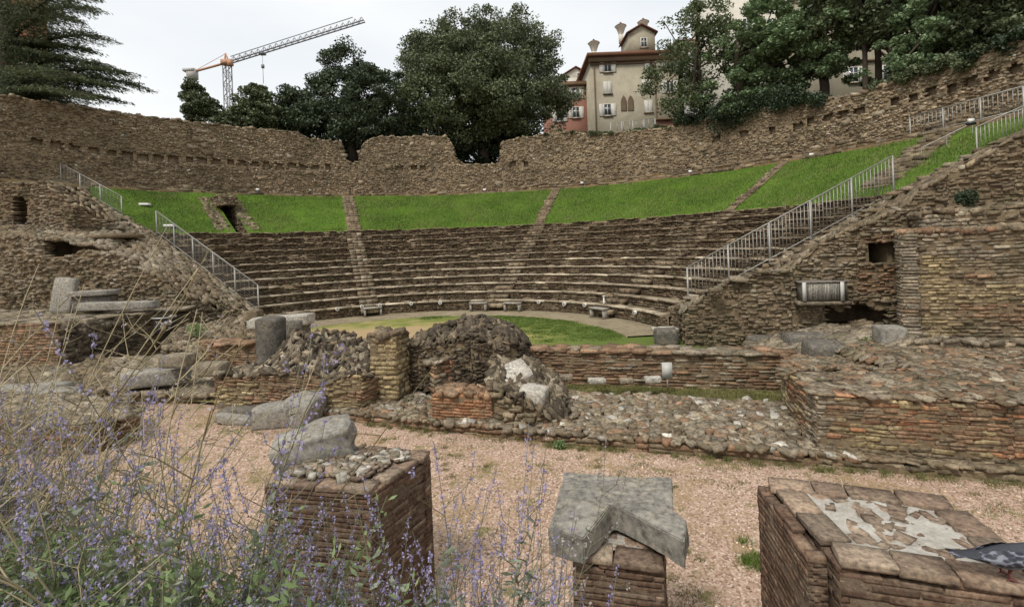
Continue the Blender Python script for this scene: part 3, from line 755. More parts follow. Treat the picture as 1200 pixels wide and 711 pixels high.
# ------------------------------------------------------------------ end walls and ruins
def lerp_fn(front, back):
    """ztop from a front polyline and a back polyline [(x, y, z)...] (x increasing); blend by y"""
    F = np.array(front, float); B = np.array(back, float)
    def f(x, y):
        x = np.asarray(x, float); y = np.asarray(y, float)
        fy = np.interp(x, F[:, 0], F[:, 1]); fz = np.interp(x, F[:, 0], F[:, 2]); by = np.interp(x, B[:, 0], B[:, 1]); bz = np.interp(x, B[:, 0], B[:, 2])
        t = np.clip((y - fy) / np.maximum(by - fy, .1), 0, 1)
        return fz * (1 - t) + bz * t + .10 * fbm(x * 1.3, y * 1.3, 21) + .04 * fbm(x * 5, y * 5, 22)
    return f
RUB = [M['rub'], M['core'], M['brick'], M['grey'], M['ybrick'], M['dark'], M['lime']]
def clus(frac_s, a, b, sd, sc_=.8):
    """clustered choice between two material slots"""
    return lambda C: np.where(fbm(C[:, 0] * sc_ + C[:, 1] * .6, C[:, 2] * sc_ * 1.6, sd) + rng.normal(0, .12, len(C)) > frac_s, b, a)

# --- right end wall (retaining mass beside the seats)
RF = [(4.75, 14.55, -2.9), (4.95, 14.5, -2.05), (5.6, 14.2, -1.5), (6.3, 14.0, -1.14), (7.6, 13.7, -.98), (8.3, 13.5, -.35), (9.2, 13.3, .12), (10.1, 13.05, .45), (11.2, 12.8, 1.4), (12.7, 12.35, 2.2), (14.5, 11.9, 3.2), (18, 11, 4.0), (26, 9, 4.5)]
RB = [(5.2, 16.9, -2.35), (6.0, 16.9, -2.25), (9.0, 16.9, -.9), (13.1, 16.9, 1.25), (15.9, 16.9, 2.4), (18, 16.9, 3.3), (20, 16.9, 4.1), (26, 16.9, 4.5)]
rz = lerp_fn(RF, RB)
niche = lambda x, y, z: (x > 9.42) & (x < 10.12) & (z > -.86) & (z < -.30) | (x > 8.42) & (x < 9.85) & (z > -2.5) & (z < -1.98 + .12 * np.sin(x * 7))
ruin_poly = [(x, y) for x, y, z in RF[1:-1]] + [(18, 16.95), (5.3, 16.95)]
mb = MB()
ruin('x', ruin_poly, ZO - .1, rz, None, mb=mb, face=dict(ls=(.08, .28), hs=(.05, .10), depth=.35, prot=.05, tl=.09, jit=.2, lod=1, matf=lambda C: np.where((C[:, 0] > 9.2) & (C[:, 0] < 10.2) & (C[:, 2] > -1.6) & (C[:, 2] < -.95) | (C[:, 0] > 9.4) & (C[:, 0] < 10.25) & (C[:, 2] > -.3) & (C[:, 2] < -.1), 2, clus(.28, 0, 3, 31)(C))),
     top=dict(sp=.15, hx=(.05, .15), hz=(.03, .07), jit=.2, matf=clus(.2, 0, 3, 32)), cell=.3,
     skip=lambda x, y, z: niche(x, y, z), hole=lambda x, y: (x > 8.35) & (x < 10.2) & (y < 14.4), cdrop=.12)
# core pieces closing the wall round the two hollows
for xa, xb, za, zb_ in ((8.3, 9.4, -1.95, -.3), (9.4, 10.2, -1.95, -.9), (9.4, 10.2, -.26, .25), (8.3, 10.2, -3.15, -2.52)):
    xm = (xa + xb) / 2; ym = float(np.interp(xm, [p[0] for p in RF], [p[1] for p in RF])) + .62
    mb.box((xm, ym, (za + zb_) / 2), ((xb - xa) / 2, .42, (zb_ - za) / 2), 1, rz=-.24)
# broken ends of the seat rows showing as steps on the crest
for k in range(14):
    x = 5.6 + k * .62; z = float(np.interp(x, [p[0] for p in RB], [p[2] for p in RB]))
    n = 7; yy = np.linspace(13.9, 16.6, n) + rng.uniform(-.1, .1, n)
    C = np.stack([x + rng.uniform(-.15, .15, n), yy, rz(np.full(n, x), yy) + .06], 1)
    stones(mb, C, frames(np.ones(n) * .95, np.ones(n) * -.25, .07), np.stack([rng.uniform(.12, .3, n), rng.uniform(.08, .18, n), rng.uniform(.03, .07, n)], 1), lod=1, mat=rng.choice([0, 3], n))
tag(mb.build('end_wall', RUB, loc=(8, 14, ZO)), 'big sloping rubble end wall right of the seats, with the white edged trough on it', 'ruined wall')

# --- tall masonry pier at the right edge
PR = [(8.62, 11.1), (18, 8.3), (20, 10.8), (11, 13.1), (10.05, 12.95)]
pzf = lambda x, y: np.where(y > 12.0 - (x - 9) * .2, .45, -.06) + .05 * fbm(x * 3, y * 3, 41)
mb = MB()
def pier_mat(C):
    x = C[:, 0]; z = C[:, 2]
    m = np.full(len(C), 0)
    band = fbm(x * .5, z * 2.3, 42)
    m = np.where(band > .15, 3, m); m = np.where(band < -.25, 2, m)
    m = np.where((x > 9.05) & (x < 9.62) & (z < -.55), 4, m)
    m = np.where((x > 9.6) & (z > -1.65) & (z < -1.25) & (rng.random(len(C)) < .8), 4, m)
    m = np.where((x < 9.0) & (rng.random(len(C)) < .6), 3, m)
    return m
def ph(C): return pier_mat(C)
ruin('x', PR, -2.6, lambda x, y: np.full(np.shape(x), -.06) + .05 * fbm(x * 3, y * 3, 41), None, mb=mb, face=dict(ls=(.10, .30), hs=(.055, .09), depth=.3, prot=.03, tl=.03, lod=1, jit=.15, wav=.012, matf=ph),
     top=dict(sp=.12, hx=(.05, .12), matf=clus(.1, 0, 2, 43)), cell=.25)
mb_ = [(8.9, 11.6), (18, 9.0), (18.5, 12.5), (9.6, 12.9)]
ruin('x', [(9.75, 11.75), (18, 9.4), (18.5, 12.5), (10.3, 12.9)], -.2, lambda x, y: .33 + (x - 9.7) * .05 + .05 * fbm(x * 3, y * 3, 44), None, mb=mb, face=dict(ls=(.1, .3), hs=(.07, .12), depth=.3, prot=.04, tl=.07, lod=1, matf=clus(.0, 3, 0, 45)), top=dict(sp=.2), cell=.25)
tag(mb.build('masonry_pier', RUB, loc=(9, 11, -2.6)), 'tall flat-faced masonry wall at the right edge with a column of yellow blocks', 'ruined wall')

# --- left end wall beside the seats
LB = [(-28, 28.2, 5.0), (-24, 27.2, 4.3), (-19.8, 25.4, 2.3), (-17.7, 24.9, 1.2), (-14.3, 23.0, -.55), (-10.7, 20.9, -2.35), (-10.0, 20.5, -2.7)]
LF = [(-28, 24.6, 3.9), (-23.6, 24.0, 3.7), (-20, 23.2, 1.9), (-17.3, 22.4, 0.9), (-15, 21.4, -.3), (-13, 20.4, -1.05), (-11.2, 19.5, -1.9), (-9.7, 18.9, -2.6)]
lz = lerp_fn(LF, LB)
mb = MB()
ruin('x', [(x, y) for x, y, z in LF] + [(x, y) for x, y, z in LB[::-1]], ZO, lz, None, mb=mb, face=dict(ls=(.08, .26), hs=(.06, .12), depth=.35, prot=.05, tl=.12, jit=.22, lod=0, matf=clus(.25, 0, 3, 51)),
     top=dict(sp=.16, hx=(.06, .15), hz=(.04, .08), lod=0, jit=.22, matf=clus(.2, 0, 3, 52)), cell=.3)
tag(mb.build('end_wall', RUB, loc=(-15, 22, ZO)), 'sloping rubble end wall left of the seats, under the left railing', 'ruined wall')
# upper block with a small niche
mb = MB(); P_ = [(-24.4, 22.6), (-18.6, 21.2), (-17.6, 22.8), (-24.8, 25.5)]
ax_, ay_, az__ = at(29, 236, 22.2)
ruin('x', P_, .9, lambda x, y: np.interp(x, [-22, -20.2, -18.8, -17.6], [3.62, 3.45, 2.5, 1.5]) + .1 * fbm(x * 2, y * 2, 55), None, mb=mb,
     face=dict(ls=(.08, .26), hs=(.06, .11), depth=.5, prot=.06, tl=.08, lod=0, jit=.2, matf=clus(.2, 0, 3, 54)), top=dict(sp=.24, lod=0), cell=.3,
     skip=lambda x, y, z: (np.abs(x - ax_) < .42) & (z > 1.65) & (z < 3.1 - .5 * np.abs(x - ax_)), hole=lambda x, y: (np.abs(x - ax_) < .5) & (y < 23.6))
tag(mb.build('masonry_block', RUB, loc=(-21, 22.5, .9)), 'brown masonry block with a small dark arched niche on the upper left', 'ruined wall')
# middle rubble mass with the dark cavity
mb = MB(); P_ = [(-24, 20.9), (-19, 19.6), (-15.2, 19.0), (-12.6, 18.6), (-11.3, 19.6), (-15, 21.6), (-18, 22.4), (-24.5, 23.5)]
hx0, _, hz0 = at(52, 301, 19.5); hx1, _, hz1 = at(112, 284, 19.3)
mz = lambda x, y: np.interp(x, [-22, -18, -16, -14.6, -13.2, -12, -11.2], [1.35, 1.05, .75, .2, -.6, -1.5, -2.3]) + np.clip(y - 20.5, -1, 2) * .15 + .14 * fbm(x * 1.5, y * 1.5, 56)
def cav(x, z): return (x > hx0) & (x < hx1 + .5) & (z > hz0 + .0 + .18 * np.clip((hx0 + .9 - x) * -1, 0, 1)) & (z < hz1 + .16 - .12 * (x - hx0) / (hx1 - hx0))
ruin('x', P_, ZO, mz, None, mb=mb, face=dict(ls=(.08, .30), hs=(.06, .13), depth=.5, prot=.07, tl=.14, lod=1, jit=.24, matf=clus(.05, 0, 3, 57)), top=dict(sp=.16, hx=(.06, .16), hz=(.04, .09), jit=.22, matf=clus(.1, 0, 3, 58)), cell=.3,
     skip=lambda x, y, z: cav(x, z), cdrop=.12,
     hole=lambda x, y: (x > hx0 - .1) & (x < hx1 + .6) & (y < 21.0))
mb.box(((hx0 + hx1) / 2 + .2, 20.3, -1.5), ((hx1 - hx0) / 2 + .5, .5, 1.5), 1, rz=-.2)
mb.box(((hx0 + hx1) / 2 + .2, 20.75, hz1 + .26), ((hx1 - hx0) / 2 + .3, .6, .08), 1, rz=-.2)
tag(mb.build('rubble_mass', RUB, loc=(-17, 20.5, ZO)), 'broad tan rubble mass with a long dark cavity, left of the seats', 'ruined wall')
# low mass behind platform at far left
# platform with flat brick face
mb = MB()
pa_ = at(-80, 440, 16.0); pb = at(70, 440, 15.3); pc = at(152, 428, 16.6); pd = at(180, 420, 17.4)
P_ = [(pa_[0], pa_[1]), (pb[0], pb[1]), (pc[0], pc[1]), (-11.9, 18.3), (-14, 19.2), (-22, 20.5)]
pl = lambda x, y: -1.86 + .03 * fbm(x * 2, y * 2, 61)
def plm(m, n): return 2 if (m[0] < pb[0] - .1 and n[1] < -.5) else 5
ruin('x', P_, ZG, pl, None, mb=mb, face=dict(ls=(.2, .4), hs=(.07, .1), depth=.35, prot=.02, tl=.02, jit=.10), facemat=plm, top=dict(sp=.34, hx=(.2, .34), hz=(.03, .06), tl=.04, mat=3), cell=.25)
# jagged dark rubble in the recess of the right part
n = 420; t_ = rng.random(n); C = np.stack([pb[0] + .35 + (pc[0] - pb[0] - .45) * t_, pb[1] + (pc[1] - pb[1]) * t_ - rng.uniform(-.05, .22, n), rng.uniform(-3.2, -1.95, n)], 1)
stones(mb, C, frames(np.full(n, .9), np.full(n, .4), .5), np.stack([rng.uniform(.06, .16, n), rng.uniform(.1, .2, n), rng.uniform(.05, .1, n)], 1), jit=.2, mat=5)
tag(mb.build('stone_platform', RUB, loc=(-14, 16.5, ZG)), 'low platform with slab top, flat red brick face and dark rubble at left', 'ruined wall')
# right of the platform: brownish ruins down to the column drum
mb = MB(); P_ = [(-11.2, 15.8), (-9.3, 14.9), (-8.3, 16.4), (-9.0, 18.6), (-11.8, 18.0)]
ruin('x', P_, ZG, lambda x, y: -2.95 + (y - 15) * .16 + .2 * fbm(x * 1.2, y * 1.2, 63), None, mb=mb, face=dict(ls=(.15, .4), hs=(.08, .15), prot=.08, tl=.1, depth=.3), top=dict(sp=.14, hx=(.05, .16), hz=(.04, .08), tl=.3, matf=clus(.1, 0, 3, 64)), cell=.25)
tag(mb.build('rubble_heap', RUB, loc=(-10, 16.5, ZG)), 'low tumbled rubble between the left platform and the seats', 'rubble')

# --- proscenium: the long low brick wall in front of the orchestra
def pros_y(x): return 12.65 - .246 * (x - .2)
mb = MB()
P_ = [(-9.5, pros_y(-9.5)), (6.15, pros_y(6.15)), (6.25, pros_y(6.2) + .55), (-9.4, pros_y(-9.4) + .55)]
ruin('x', P_, ZG, lambda x, y: -2.66 - .02 * (x - .2) / 3 + .02 * fbm(x * 2, y * 2, 71) + 0 * y, None, mb=mb, face=dict(ls=(.18, .38), hs=(.055, .085), depth=.3, prot=.02, tl=.02, jit=.12, wav=.015, matf=lambda C: np.where(C[:, 0] < 2.2 + .6 * np.sin(C[:, 2] * 9), 2, np.where(rng.random(len(C)) < .35, 3, 2))),
     top=dict(sp=.26, hx=(.14, .26), hz=(.03, .05), tl=.05, matf=clus(.1, 2, 3, 72)), cell=.2, cdrop=.06)
tag(mb.build('brick_wall', [M['rub'], M['core'], M['brick'], M['grey']], loc=(0, 12.9, ZG)), 'long low red brick wall in front of the orchestra, with the small white panel before it', 'low wall')
# --- grassy strip + rubble paving (stage floor) + front kerb
def kerb_y(x): return np.interp(x, [-12, -3.8, .63, 4.5, 7.07, 14], [13.3, 10.66, 9.0, 7.74, 7.0, 5.2])
xs = np.linspace(-11, 7.2, 40)
sheet('scrubby_strip', [(x, float(kerb_y(x)) + .25) for x in xs] + [(x, pros_y(x) + .2) for x in xs[::-1]], ZG + .09, M['strip'])
mb = MB(); xs = np.linspace(-4.6, 5.2, 14)
P_ = [(x, float(kerb_y(x))) for x in xs] + [(5.2, 9.9), (2, 10.9), (-.5, 11.5), (-4.6, 12.6)]
pv = lambda x, y: ZG + .17 + np.clip(y - kerb_y(x) - .3, 0, 2) * .06 + .06 * fbm(x * 1.1, y * 1.1, 73) + .03 * fbm(x * 4, y * 4, 74)
ruin('x', P_, ZG - .1, pv, None, mb=mb, face=dict(ls=(.18, .5), hs=(.07, .10), depth=.3, prot=.02, lod=1, tl=.02, matf=lambda C: np.where(rng.random(len(C)) < .7, 2, 0)),
     top=dict(sp=.105, hx=(.035, .13), hz=(.02, .045), tl=.13, jit=.22, dens=.97, matf=lambda C: rng.choice([3, 3, 3, 0, 2, 0, 3, 3, 0, 3, 7], len(C))), cell=.2, cdrop=.04)
tag(mb.build('stage_floor', [M['rub'], M['core'], M['brick'], M['grey'], M['ybrick'], M['dark'], M['lime'], M['marble']], loc=(0, 9.5, ZG)), 'rough grey stone paving of the old stage, edged by a low brick kerb along the gravel', 'paving')

# --- right front block with brick face
def fr_y(x): return np.interp(x, [4.7, 7.07, 14], [7.9, 7.12, 5.3])
P_ = [(4.72, 7.92), (7.07, 7.14), (13, 5.5), (15, 8.5), (8.6, 11.2), (6.3, 11.3), (5.5, 10.4), (5.0, 9.2)]
def bz(x, y): return -2.53 + .05 * fbm(x * 1.2, y * 1.2, 81) + .03 * fbm(x * 4, y * 4, 82) + np.where((y > 9.2) & (x < 7), -.18, 0.) - .5 * np.clip(9.4 - y - (x - 4.7) * 3.0, 0, 1) * 0
mb = MB()
def fbm_mat(C):
    x, z = C[:, 0], C[:, 2]; b = fbm(x * 1.1, z * 3.2, 84) + rng.normal(0, .13, len(C))
    m = np.where(b > .18, 4, np.where(b < -.30, 0, 2)); m = np.where((b > -.05) & (b < .05), 5, m)
    return np.where(x < 4.95, 3, np.where((z < -3.35) | (rng.random(len(C)) < .07), 0, m))
RUB2 = [M['rub'], M['core'], M['brick'], M['grey'], M['ybrick'], M['obrick'], M['lime']]
ruin('x', P_, ZG - .05, bz, None, mb=mb, face=dict(ls=(.12, .34), hs=(.04, .08), depth=.28, prot=.022, tl=.025, jit=.14, wav=.02, matf=fbm_mat, lod=2), top=dict(sp=.12, hx=(.05, .17), hz=(.012, .03), tl=.10, jit=.25, rnd=0, matf=lambda C: rng.choice([0, 3, 3, 0, 2], len(C))), cell=.2)
# offset plinth along the foot
ruin('x', [(4.6, 7.72), (7.05, 6.94), (13, 5.2), (13, 5.6), (7.1, 7.2), (4.75, 8.0)], ZG - .05, ZG + .17, None, mb=mb, face=dict(ls=(.2, .5), hs=(.07, .1), depth=.2, prot=.02, lod=1, mat=0), top=dict(sp=.12, hx=(.06, .14), hz=(.012, .03), tl=.06, mat=0), cell=.12)
tag(mb.build('brick_face_block', RUB2, loc=(7, 8, ZG)), 'large low ruin at the right with an orange and tan brick front and rubble top', 'ruined wall')
# rubble terrace behind it up to the pier
mb = MB(); P_ = [(6.1, 11.2), (8.7, 10.7), (18, 8.0), (18.5, 9.2), (9.4, 12.0), (9.2, 13.3), (6.4, 13.8), (5.9, 12.6)]
ruin('x', P_, ZO - .1, lambda x, y: np.interp(x, [6, 7.2, 8.4, 12], [-3.0, -2.75, -2.45, -2.38]) + .09 * fbm(x * 1.5, y * 1.5, 86), None, mb=mb, face=dict(ls=(.2, .5), hs=(.08, .14), prot=.05, depth=.3), top=dict(sp=.14, hx=(.05, .18), hz=(.02, .06), tl=.12, matf=clus(.1, 0, 3, 87)), cell=.25)
tag(mb.build('rubble_terrace', RUB, loc=(8, 12, ZO)), 'uneven stone terrace at the foot of the tall right masonry wall', 'ruined floor')
# sloped slab ramp in front of the pier
mb = MB()
for k, (px, py, Y, L_) in enumerate(((1110, 415, 10.2, 1.1), (1160, 420, 9.9, 1.0), (1200, 425, 9.6, 1.0))):
    pass
# --- central ruins
OR = [M['rub'], M['core'], M['brick'], M['grey'], M['ybrick'], M['obrick'], M['dark']]
# a: low wall on the left with a tan brick face
mb = MB(); P_ = [(-7.2, 11.85), (-3.35, 10.72), (-3.0, 11.3), (-2.9, 12.6), (-5.0, 13.6), (-7.2, 13.0)]
az1 = lambda x, y: np.interp(x, [-7.2, -6, -4.2, -3.3, -2.8], [-2.93, -2.80, -2.72, -2.74, -2.9]) + np.interp(x, [-6.6, -5.9, -4.2, -3.2], [0, 1, .75, .3]) * np.clip((y + .29 * x - 10.4) * .55, 0, .60) + .20 * fbm(x * 1.7, y * 1.7, 91) + .08 * fbm(x * 5, y * 5, 90)
ruin('x', P_, ZG, az1, None, mb=mb, face=dict(ls=(.12, .32), hs=(.05, .08), prot=.025, depth=.28, tl=.04, jit=.17, matf=clus(.05, 4, 2, 92, 1.2)), top=dict(sp=.10, hx=(.03, .16), hz=(.014, .05), tl=.5, jit=.24, matf=lambda C: rng.choice([0, 6, 6, 3, 6], len(C))), cell=.18)
tag(mb.build('ruined_wall', OR, loc=(-5, 12, ZG)), 'low tan brick wall topped with loose rubble, right of the column drum', 'ruined wall')
# b: yellow block pier
mb = MB(); P_ = [(-3.28, 11.2), (-2.64, 11.02), (-2.46, 11.6), (-3.1, 11.8)]
ruin('x', P_, -3.35, lambda x, y: -1.90 + .12 * fbm(x * 3, y * 3, 94), None, mb=mb, face=dict(ls=(.16, .3), hs=(.09, .13), prot=.02, depth=.3, tl=.04, jit=.14, mat=4, wav=.01), top=dict(sp=.14, mat=0, tl=.25), cell=.12)
tag(mb.build('masonry_pier', OR, loc=(-2.8, 11.4, -3.35)), 'short upright pier of yellow stone blocks in the middle of the ruins', 'ruined pier')
# c: dark rubble mass behind curved brick niche
mb = MB(); P_ = [(-2.5, 11.55), (-1.9, 11.3), (-1.0, 11.0), (-.2, 10.8), (.2, 11.1), (.3, 12.0), (-.6, 12.9), (-2.3, 12.6)]
cz = lambda x, y: np.interp(x, [-2.5, -1.9, -1.3, -.9, -.45, 0, .3], [-2.10, -2.08, -1.95, -1.93, -1.98, -2.06, -2.35]) - np.clip(11.6 - y - .29 * (x + 1), -.2, .6) * .25 + .13 * fbm(x * 2.4, y * 2.4, 95) + .07 * fbm(x * 6, y * 6, 89)
ruin('x', P_, -3.2, cz, None, mb=mb, face=dict(ls=(.07, .2), hs=(.03, .065), prot=.06, depth=.3, tl=.16, jit=.22, mat=6), top=dict(sp=.09, hx=(.03, .15), hz=(.012, .045), tl=.55, jit=.24, matf=lambda C: rng.choice([6, 6, 6, 6, 0], len(C))), cell=.16)
tag(mb.build('rubble_mass', OR, loc=(-1.2, 11.8, -3.2)), 'dark jagged rubble mound in the centre, just in front of the orchestra lawn', 'ruined wall')
# curved brick niche wall
mb = MB(); cxx, cyy, rad = -1.1, 10.05, 1.15
ap = [(cxx + rad * math.cos(a), cyy + rad * math.sin(a)) for a in np.linspace(R(128), R(38), 20)]
wall_face(mb, ap, -3.3, lambda x, y: -2.60 + .12 * np.sin((x + 2.2) * 1.5) + .05 * fbm(x * 3, y * 3, 96), ls=(.12, .26), hs=(.07, .11), depth=.3, prot=.02, tl=.03, lod=1, rnd=0, matf=lambda C: np.where((np.abs(C[:, 0] + 1.45) < .17) | (np.abs(C[:, 0] + .42) < .15) & (C[:, 2] > -2.8), 5, np.where(rng.random(len(C)) < .3, 3, 2)))
top_stones(mb, [(x, y) for x, y in ap] + [(cxx + 1.55 * math.cos(a), cyy + 1.55 * math.sin(a)) for a in np.linspace(R(38), R(128), 20)], lambda x, y: -2.60 + .12 * np.sin((x + 2.2) * 1.5), sp=.14, tl=.15, mat=3)
core(mb, [(cxx + 1.22 * math.cos(a), cyy + 1.22 * math.sin(a)) for a in np.linspace(R(128), R(38), 20)] + [(cxx + 1.6 * math.cos(a), cyy + 1.6 * math.sin(a)) for a in np.linspace(R(38), R(128), 20)], -3.3, lambda x, y: -2.64 + .12 * np.sin((x + 2.2) * 1.5), cell=.1)
tag(mb.build('curved_niche', OR, loc=(cxx, 11, -3.3)), 'small curved brick wall with red tiles below the dark rubble mound', 'ruined wall')
# d: orange brick stub at the front
mb = MB(); P_ = [(-1.74, 10.05), (-.52, 9.66), (-.25, 10.2), (-1.5, 10.6)]
ruin('x', P_, ZG, lambda x, y: -2.92 + .05 * fbm(x * 3, y * 3, 97) - .25 * np.clip(x + .7, 0, 1), None, mb=mb, face=dict(ls=(.18, .34), hs=(.055, .075), prot=.012, depth=.25, tl=.01, jit=.07, mat=5, wav=.006, rnd=0), top=dict(sp=.14, mat=2, tl=.1, hx=(.06, .14)), cell=.12, cdrop=.05)
tag(mb.build('brick_stub', OR, loc=(-1, 10, ZG)), 'square orange brick stub at the front of the central ruins', 'ruined wall')
# e: rubble slope on the right of it
mb = MB(); P_ = [(-.55, 9.75), (.35, 9.35), (.95, 9.5), (.95, 11.0), (.2, 11.3), (-.5, 11.0)]
ez = lambda x, y: np.interp(x, [-.6, 0, .5, .95], [-2.72, -2.75, -3.0, -3.25]) + np.interp(y, [9.4, 10, 11], [-.22, .08, .3]) + .12 * fbm(x * 2.6, y * 2.6, 98)
ruin('x', P_, ZG, ez, None, mb=mb, face=dict(ls=(.12, .32), hs=(.06, .11), prot=.08, depth=.25, tl=.15, jit=.22, mat=0), top=dict(sp=.09, hx=(.03, .17), hz=(.014, .05), tl=.5, jit=.24, matf=lambda C: rng.choice([0, 3, 6, 6, 0], len(C))), cell=.15)
tag(mb.build('rubble_heap', OR, loc=(.2, 10.2, ZG)), 'rubble slope tumbling down beside the two pale slabs in the centre', 'rubble')
# left floor ruins
mb = MB(); P_ = [(-16, 13.0), (-9.2, 12.4), (-7.3, 12.3), (-7.3, 13.2), (-9.2, 14.9), (-11, 15.8), (-14, 15.5), (-17, 16.5)]
ruin('x', P_, ZG - .1, lambda x, y: -3.38 + .12 * fbm(x * 1.0, y * 1.0, 101) + np.clip(y - 13.5, 0, 2) * .12, None, mb=mb, face=dict(ls=(.2, .5), hs=(.08, .16), prot=.08, depth=.3, tl=.1), top=dict(sp=.15, hx=(.06, .2), hz=(.04, .08), tl=.2, jit=.2, matf=clus(.15, 3, 0, 102)), cell=.3)
tag(mb.build('stone_footing', RUB, loc=(-11, 14, ZG)), 'low scattered masonry footing in front of the left brick platform', 'ruined floor')
mb = MB(); P_ = [(-13.5, 9.6), (-8.0, 9.3), (-7.6, 10.0), (-8.4, 10.8), (-13.5, 11.6)]
ruin('x', P_, ZG - .1, lambda x, y: -3.12 - .1 * (x + 6) * .35 + .08 * fbm(x, y, 103) , None, mb=mb, face=dict(ls=(.2, .5), hs=(.06, .12), prot=.06, depth=.3, tl=.06, mat=2), top=dict(sp=.15, hx=(.06, .2), hz=(.03, .06), tl=.1, jit=.18, matf=clus(.3, 3, 0, 104)), cell=.25)
tag(mb.build('ruined_wall', RUB, loc=(-8, 9.5, ZG)), 'low brick wall with a rough stone top behind the dry weeds at left', 'ruined wall')
# ------------------------------------------------------------------ foreground brick pillars
def clip_in(a, b, d):
    a = np.array(a); b = np.array(b); v = (b - a); return tuple(a + v * d)
def pillar(poly, zt, label, mortar_top=True, seed=1, body_extra=None, capw=.2, z0=ZG, brick='dbrick'):
    """poly CCW seen from above starting front-left: fl, fr, br, bl"""
    P = [np.array(p, float) for p in poly]
    root = empty('brick_pillar', (*(sum(P) / 4), z0)); tag(root, label, 'brick pillar')
    mb = MB()
    for i in range(4):
        wall_face(mb, [P[i], P[(i + 1) % 4]], z0, zt - .05, ls=(.16, .34), hs=(.040, .052), depth=.12, prot=.004, gap=.003, wav=.003, tl=.005, jit=.06, lod=2, rnd=0, mort=1, mo=-.0022,
                  matf=lambda C: (rng.random(len(C)) < .12).astype(int) * 2)
    if body_extra:
        for q in body_extra:
            Q = [np.array(p, float) for p in q]
            for i in range(4):
                wall_face(mb, [Q[i], Q[(i + 1) % 4]], z0, zt - .05, ls=(.10, .26), hs=(.040, .052), depth=.08, prot=.004, gap=.003, wav=.003, tl=.005, jit=.06, lod=2, rnd=0, mo=-.0022)
    o = mb.build('brickwork', [M['dbrick'], M['joint'], M['capbrick']], root); o.matrix_parent_inverse = Matrix.Translation(root.location).inverted()
    # cap tiles round the edge
    mb = MB()
    for i in range(4):
        a, b = P[i], P[(i + 1) % 4]; L = np.linalg.norm(b - a); t = (b - a) / L; nrm = np.array((t[1], -t[0]))
        s = 0.0 if i % 2 == 0 else capw
        end = L - (0 if i % 2 == 0 else capw)
        while s < end - .05:
            l = min(rng.uniform(.2, .38), end - s)
            if end - s - l < .1: l = end - s
            c = a + t * (s + l / 2) - nrm * (capw / 2 - .012 + rng.uniform(-.01, .01))
            z_ = zt - .022 + rng.uniform(-.006, .008)
            stones(mb, np.array([[c[0], c[1], z_]]), frames(np.array([t[0]]), np.array([t[1]]), .012), np.array([[l / 2 - .006, capw / 2, .024]]), jit=.07, lod=2, rnd=.05)
            s += l
    o = mb.build('cap_tiles', M['capbrick'], root); o.matrix_parent_inverse = Matrix.Translation(root.location).inverted()
    # lime mortar bed inside the ring of tiles
    mb = MB(); n = 44; V = np.zeros((n, n, 3)); ii = np.linspace(0, 1, n)
    S, T = np.meshgrid(ii, ii, indexing='ij')
    e = capw * .72 / np.linalg.norm(P[1] - P[0]); S2 = e + S * (1 - 2 * e); T2 = e + T * (1 - 2 * e)
    XY = (P[0][None, None] * ((1 - S2) * (1 - T2))[..., None] + P[1] * (S2 * (1 - T2))[..., None] + P[2] * (S2 * T2)[..., None] + P[3] * ((1 - S2) * T2)[..., None])
    hgt = zt - .022 + .022 * fbm(XY[..., 0] * 7, XY[..., 1] * 7, seed) + .012 * fbm(XY[..., 0] * 22, XY[..., 1] * 22, seed + 5)
    V[..., :2] = XY; V[..., 2] = hgt
    ii_, jj_ = np.meshgrid(np.arange(n - 1), np.arange(n - 1), indexing='ij'); ii_ = ii_.ravel(); jj_ = jj_.ravel()
    mb.add(V.reshape(-1, 3), np.stack([ii_ * n + jj_, (ii_ + 1) * n + jj_, (ii_ + 1) * n + jj_ + 1, ii_ * n + jj_ + 1], 1), 0)
    q = [tuple(P[0] + (P[2] - P[0]) * .2), tuple(P[1] + (P[3] - P[1]) * .2), tuple(P[2] + (P[0] - P[2]) * .2), tuple(P[3] + (P[1] - P[3]) * .2)]
    top_stones(mb, q, lambda x, y: np.full(np.shape(x), zt - .03), sp=.095, hx=(.02, .085), hz=(.010, .019), tl=.06, lod=2, mat=1, dens=.55, jit=.32, slope=False, rnd=.0)
    o = mb.build('mortar_bed', [M['lime'], M['capbrick']], root); o.matrix_parent_inverse = Matrix.Translation(root.location).inverted()
    return root
pillar([(1.93, 3.06), (2.98, 2.72), (3.16, 3.74), (2.05, 4.15)], -2.0, 'near brick pillar at the lower right with pale mortar top, the one the pigeon stands on', seed=3, body_extra=[[(1.80, 3.17), (1.905, 3.14), (2.02, 4.1), (1.95, 4.12)]])
pillar([(.34, 3.53), (.94, 3.37), (1.12, 3.95), (.5, 4.13)], -2.20, 'narrow near brick pillar in the middle under the notched grey capstone', seed=5)
pillar([(-2.37, 4.62), (-1.33, 4.39), (-.93, 5.18), (-1.98, 5.45)], -2.1, 'near brick pillar at left among the violet flowers, carrying a grey boulder', seed=8)
# loose flat stones on the left pillar
mb = MB(); top_stones(mb, [(-2.28, 4.72), (-1.45, 4.55), (-1.05, 5.12), (-1.9, 5.35)], -2.085, sp=.062, hx=(.015, .07), hz=(.006, .02), tl=.2, lod=1, jit=.3, dens=.9, sink=.1, matf=lambda C: rng.choice([0, 0, 1, 2], len(C)), rnd=.02)
tag(mb.build('loose_stones', [M['grey'], M['capbrick'], M['marble']], loc=(-1.7, 4.9, -2.1)), 'thin loose stone fragments strewn over the top of the left brick pillar', 'stone chips', kind='stuff')

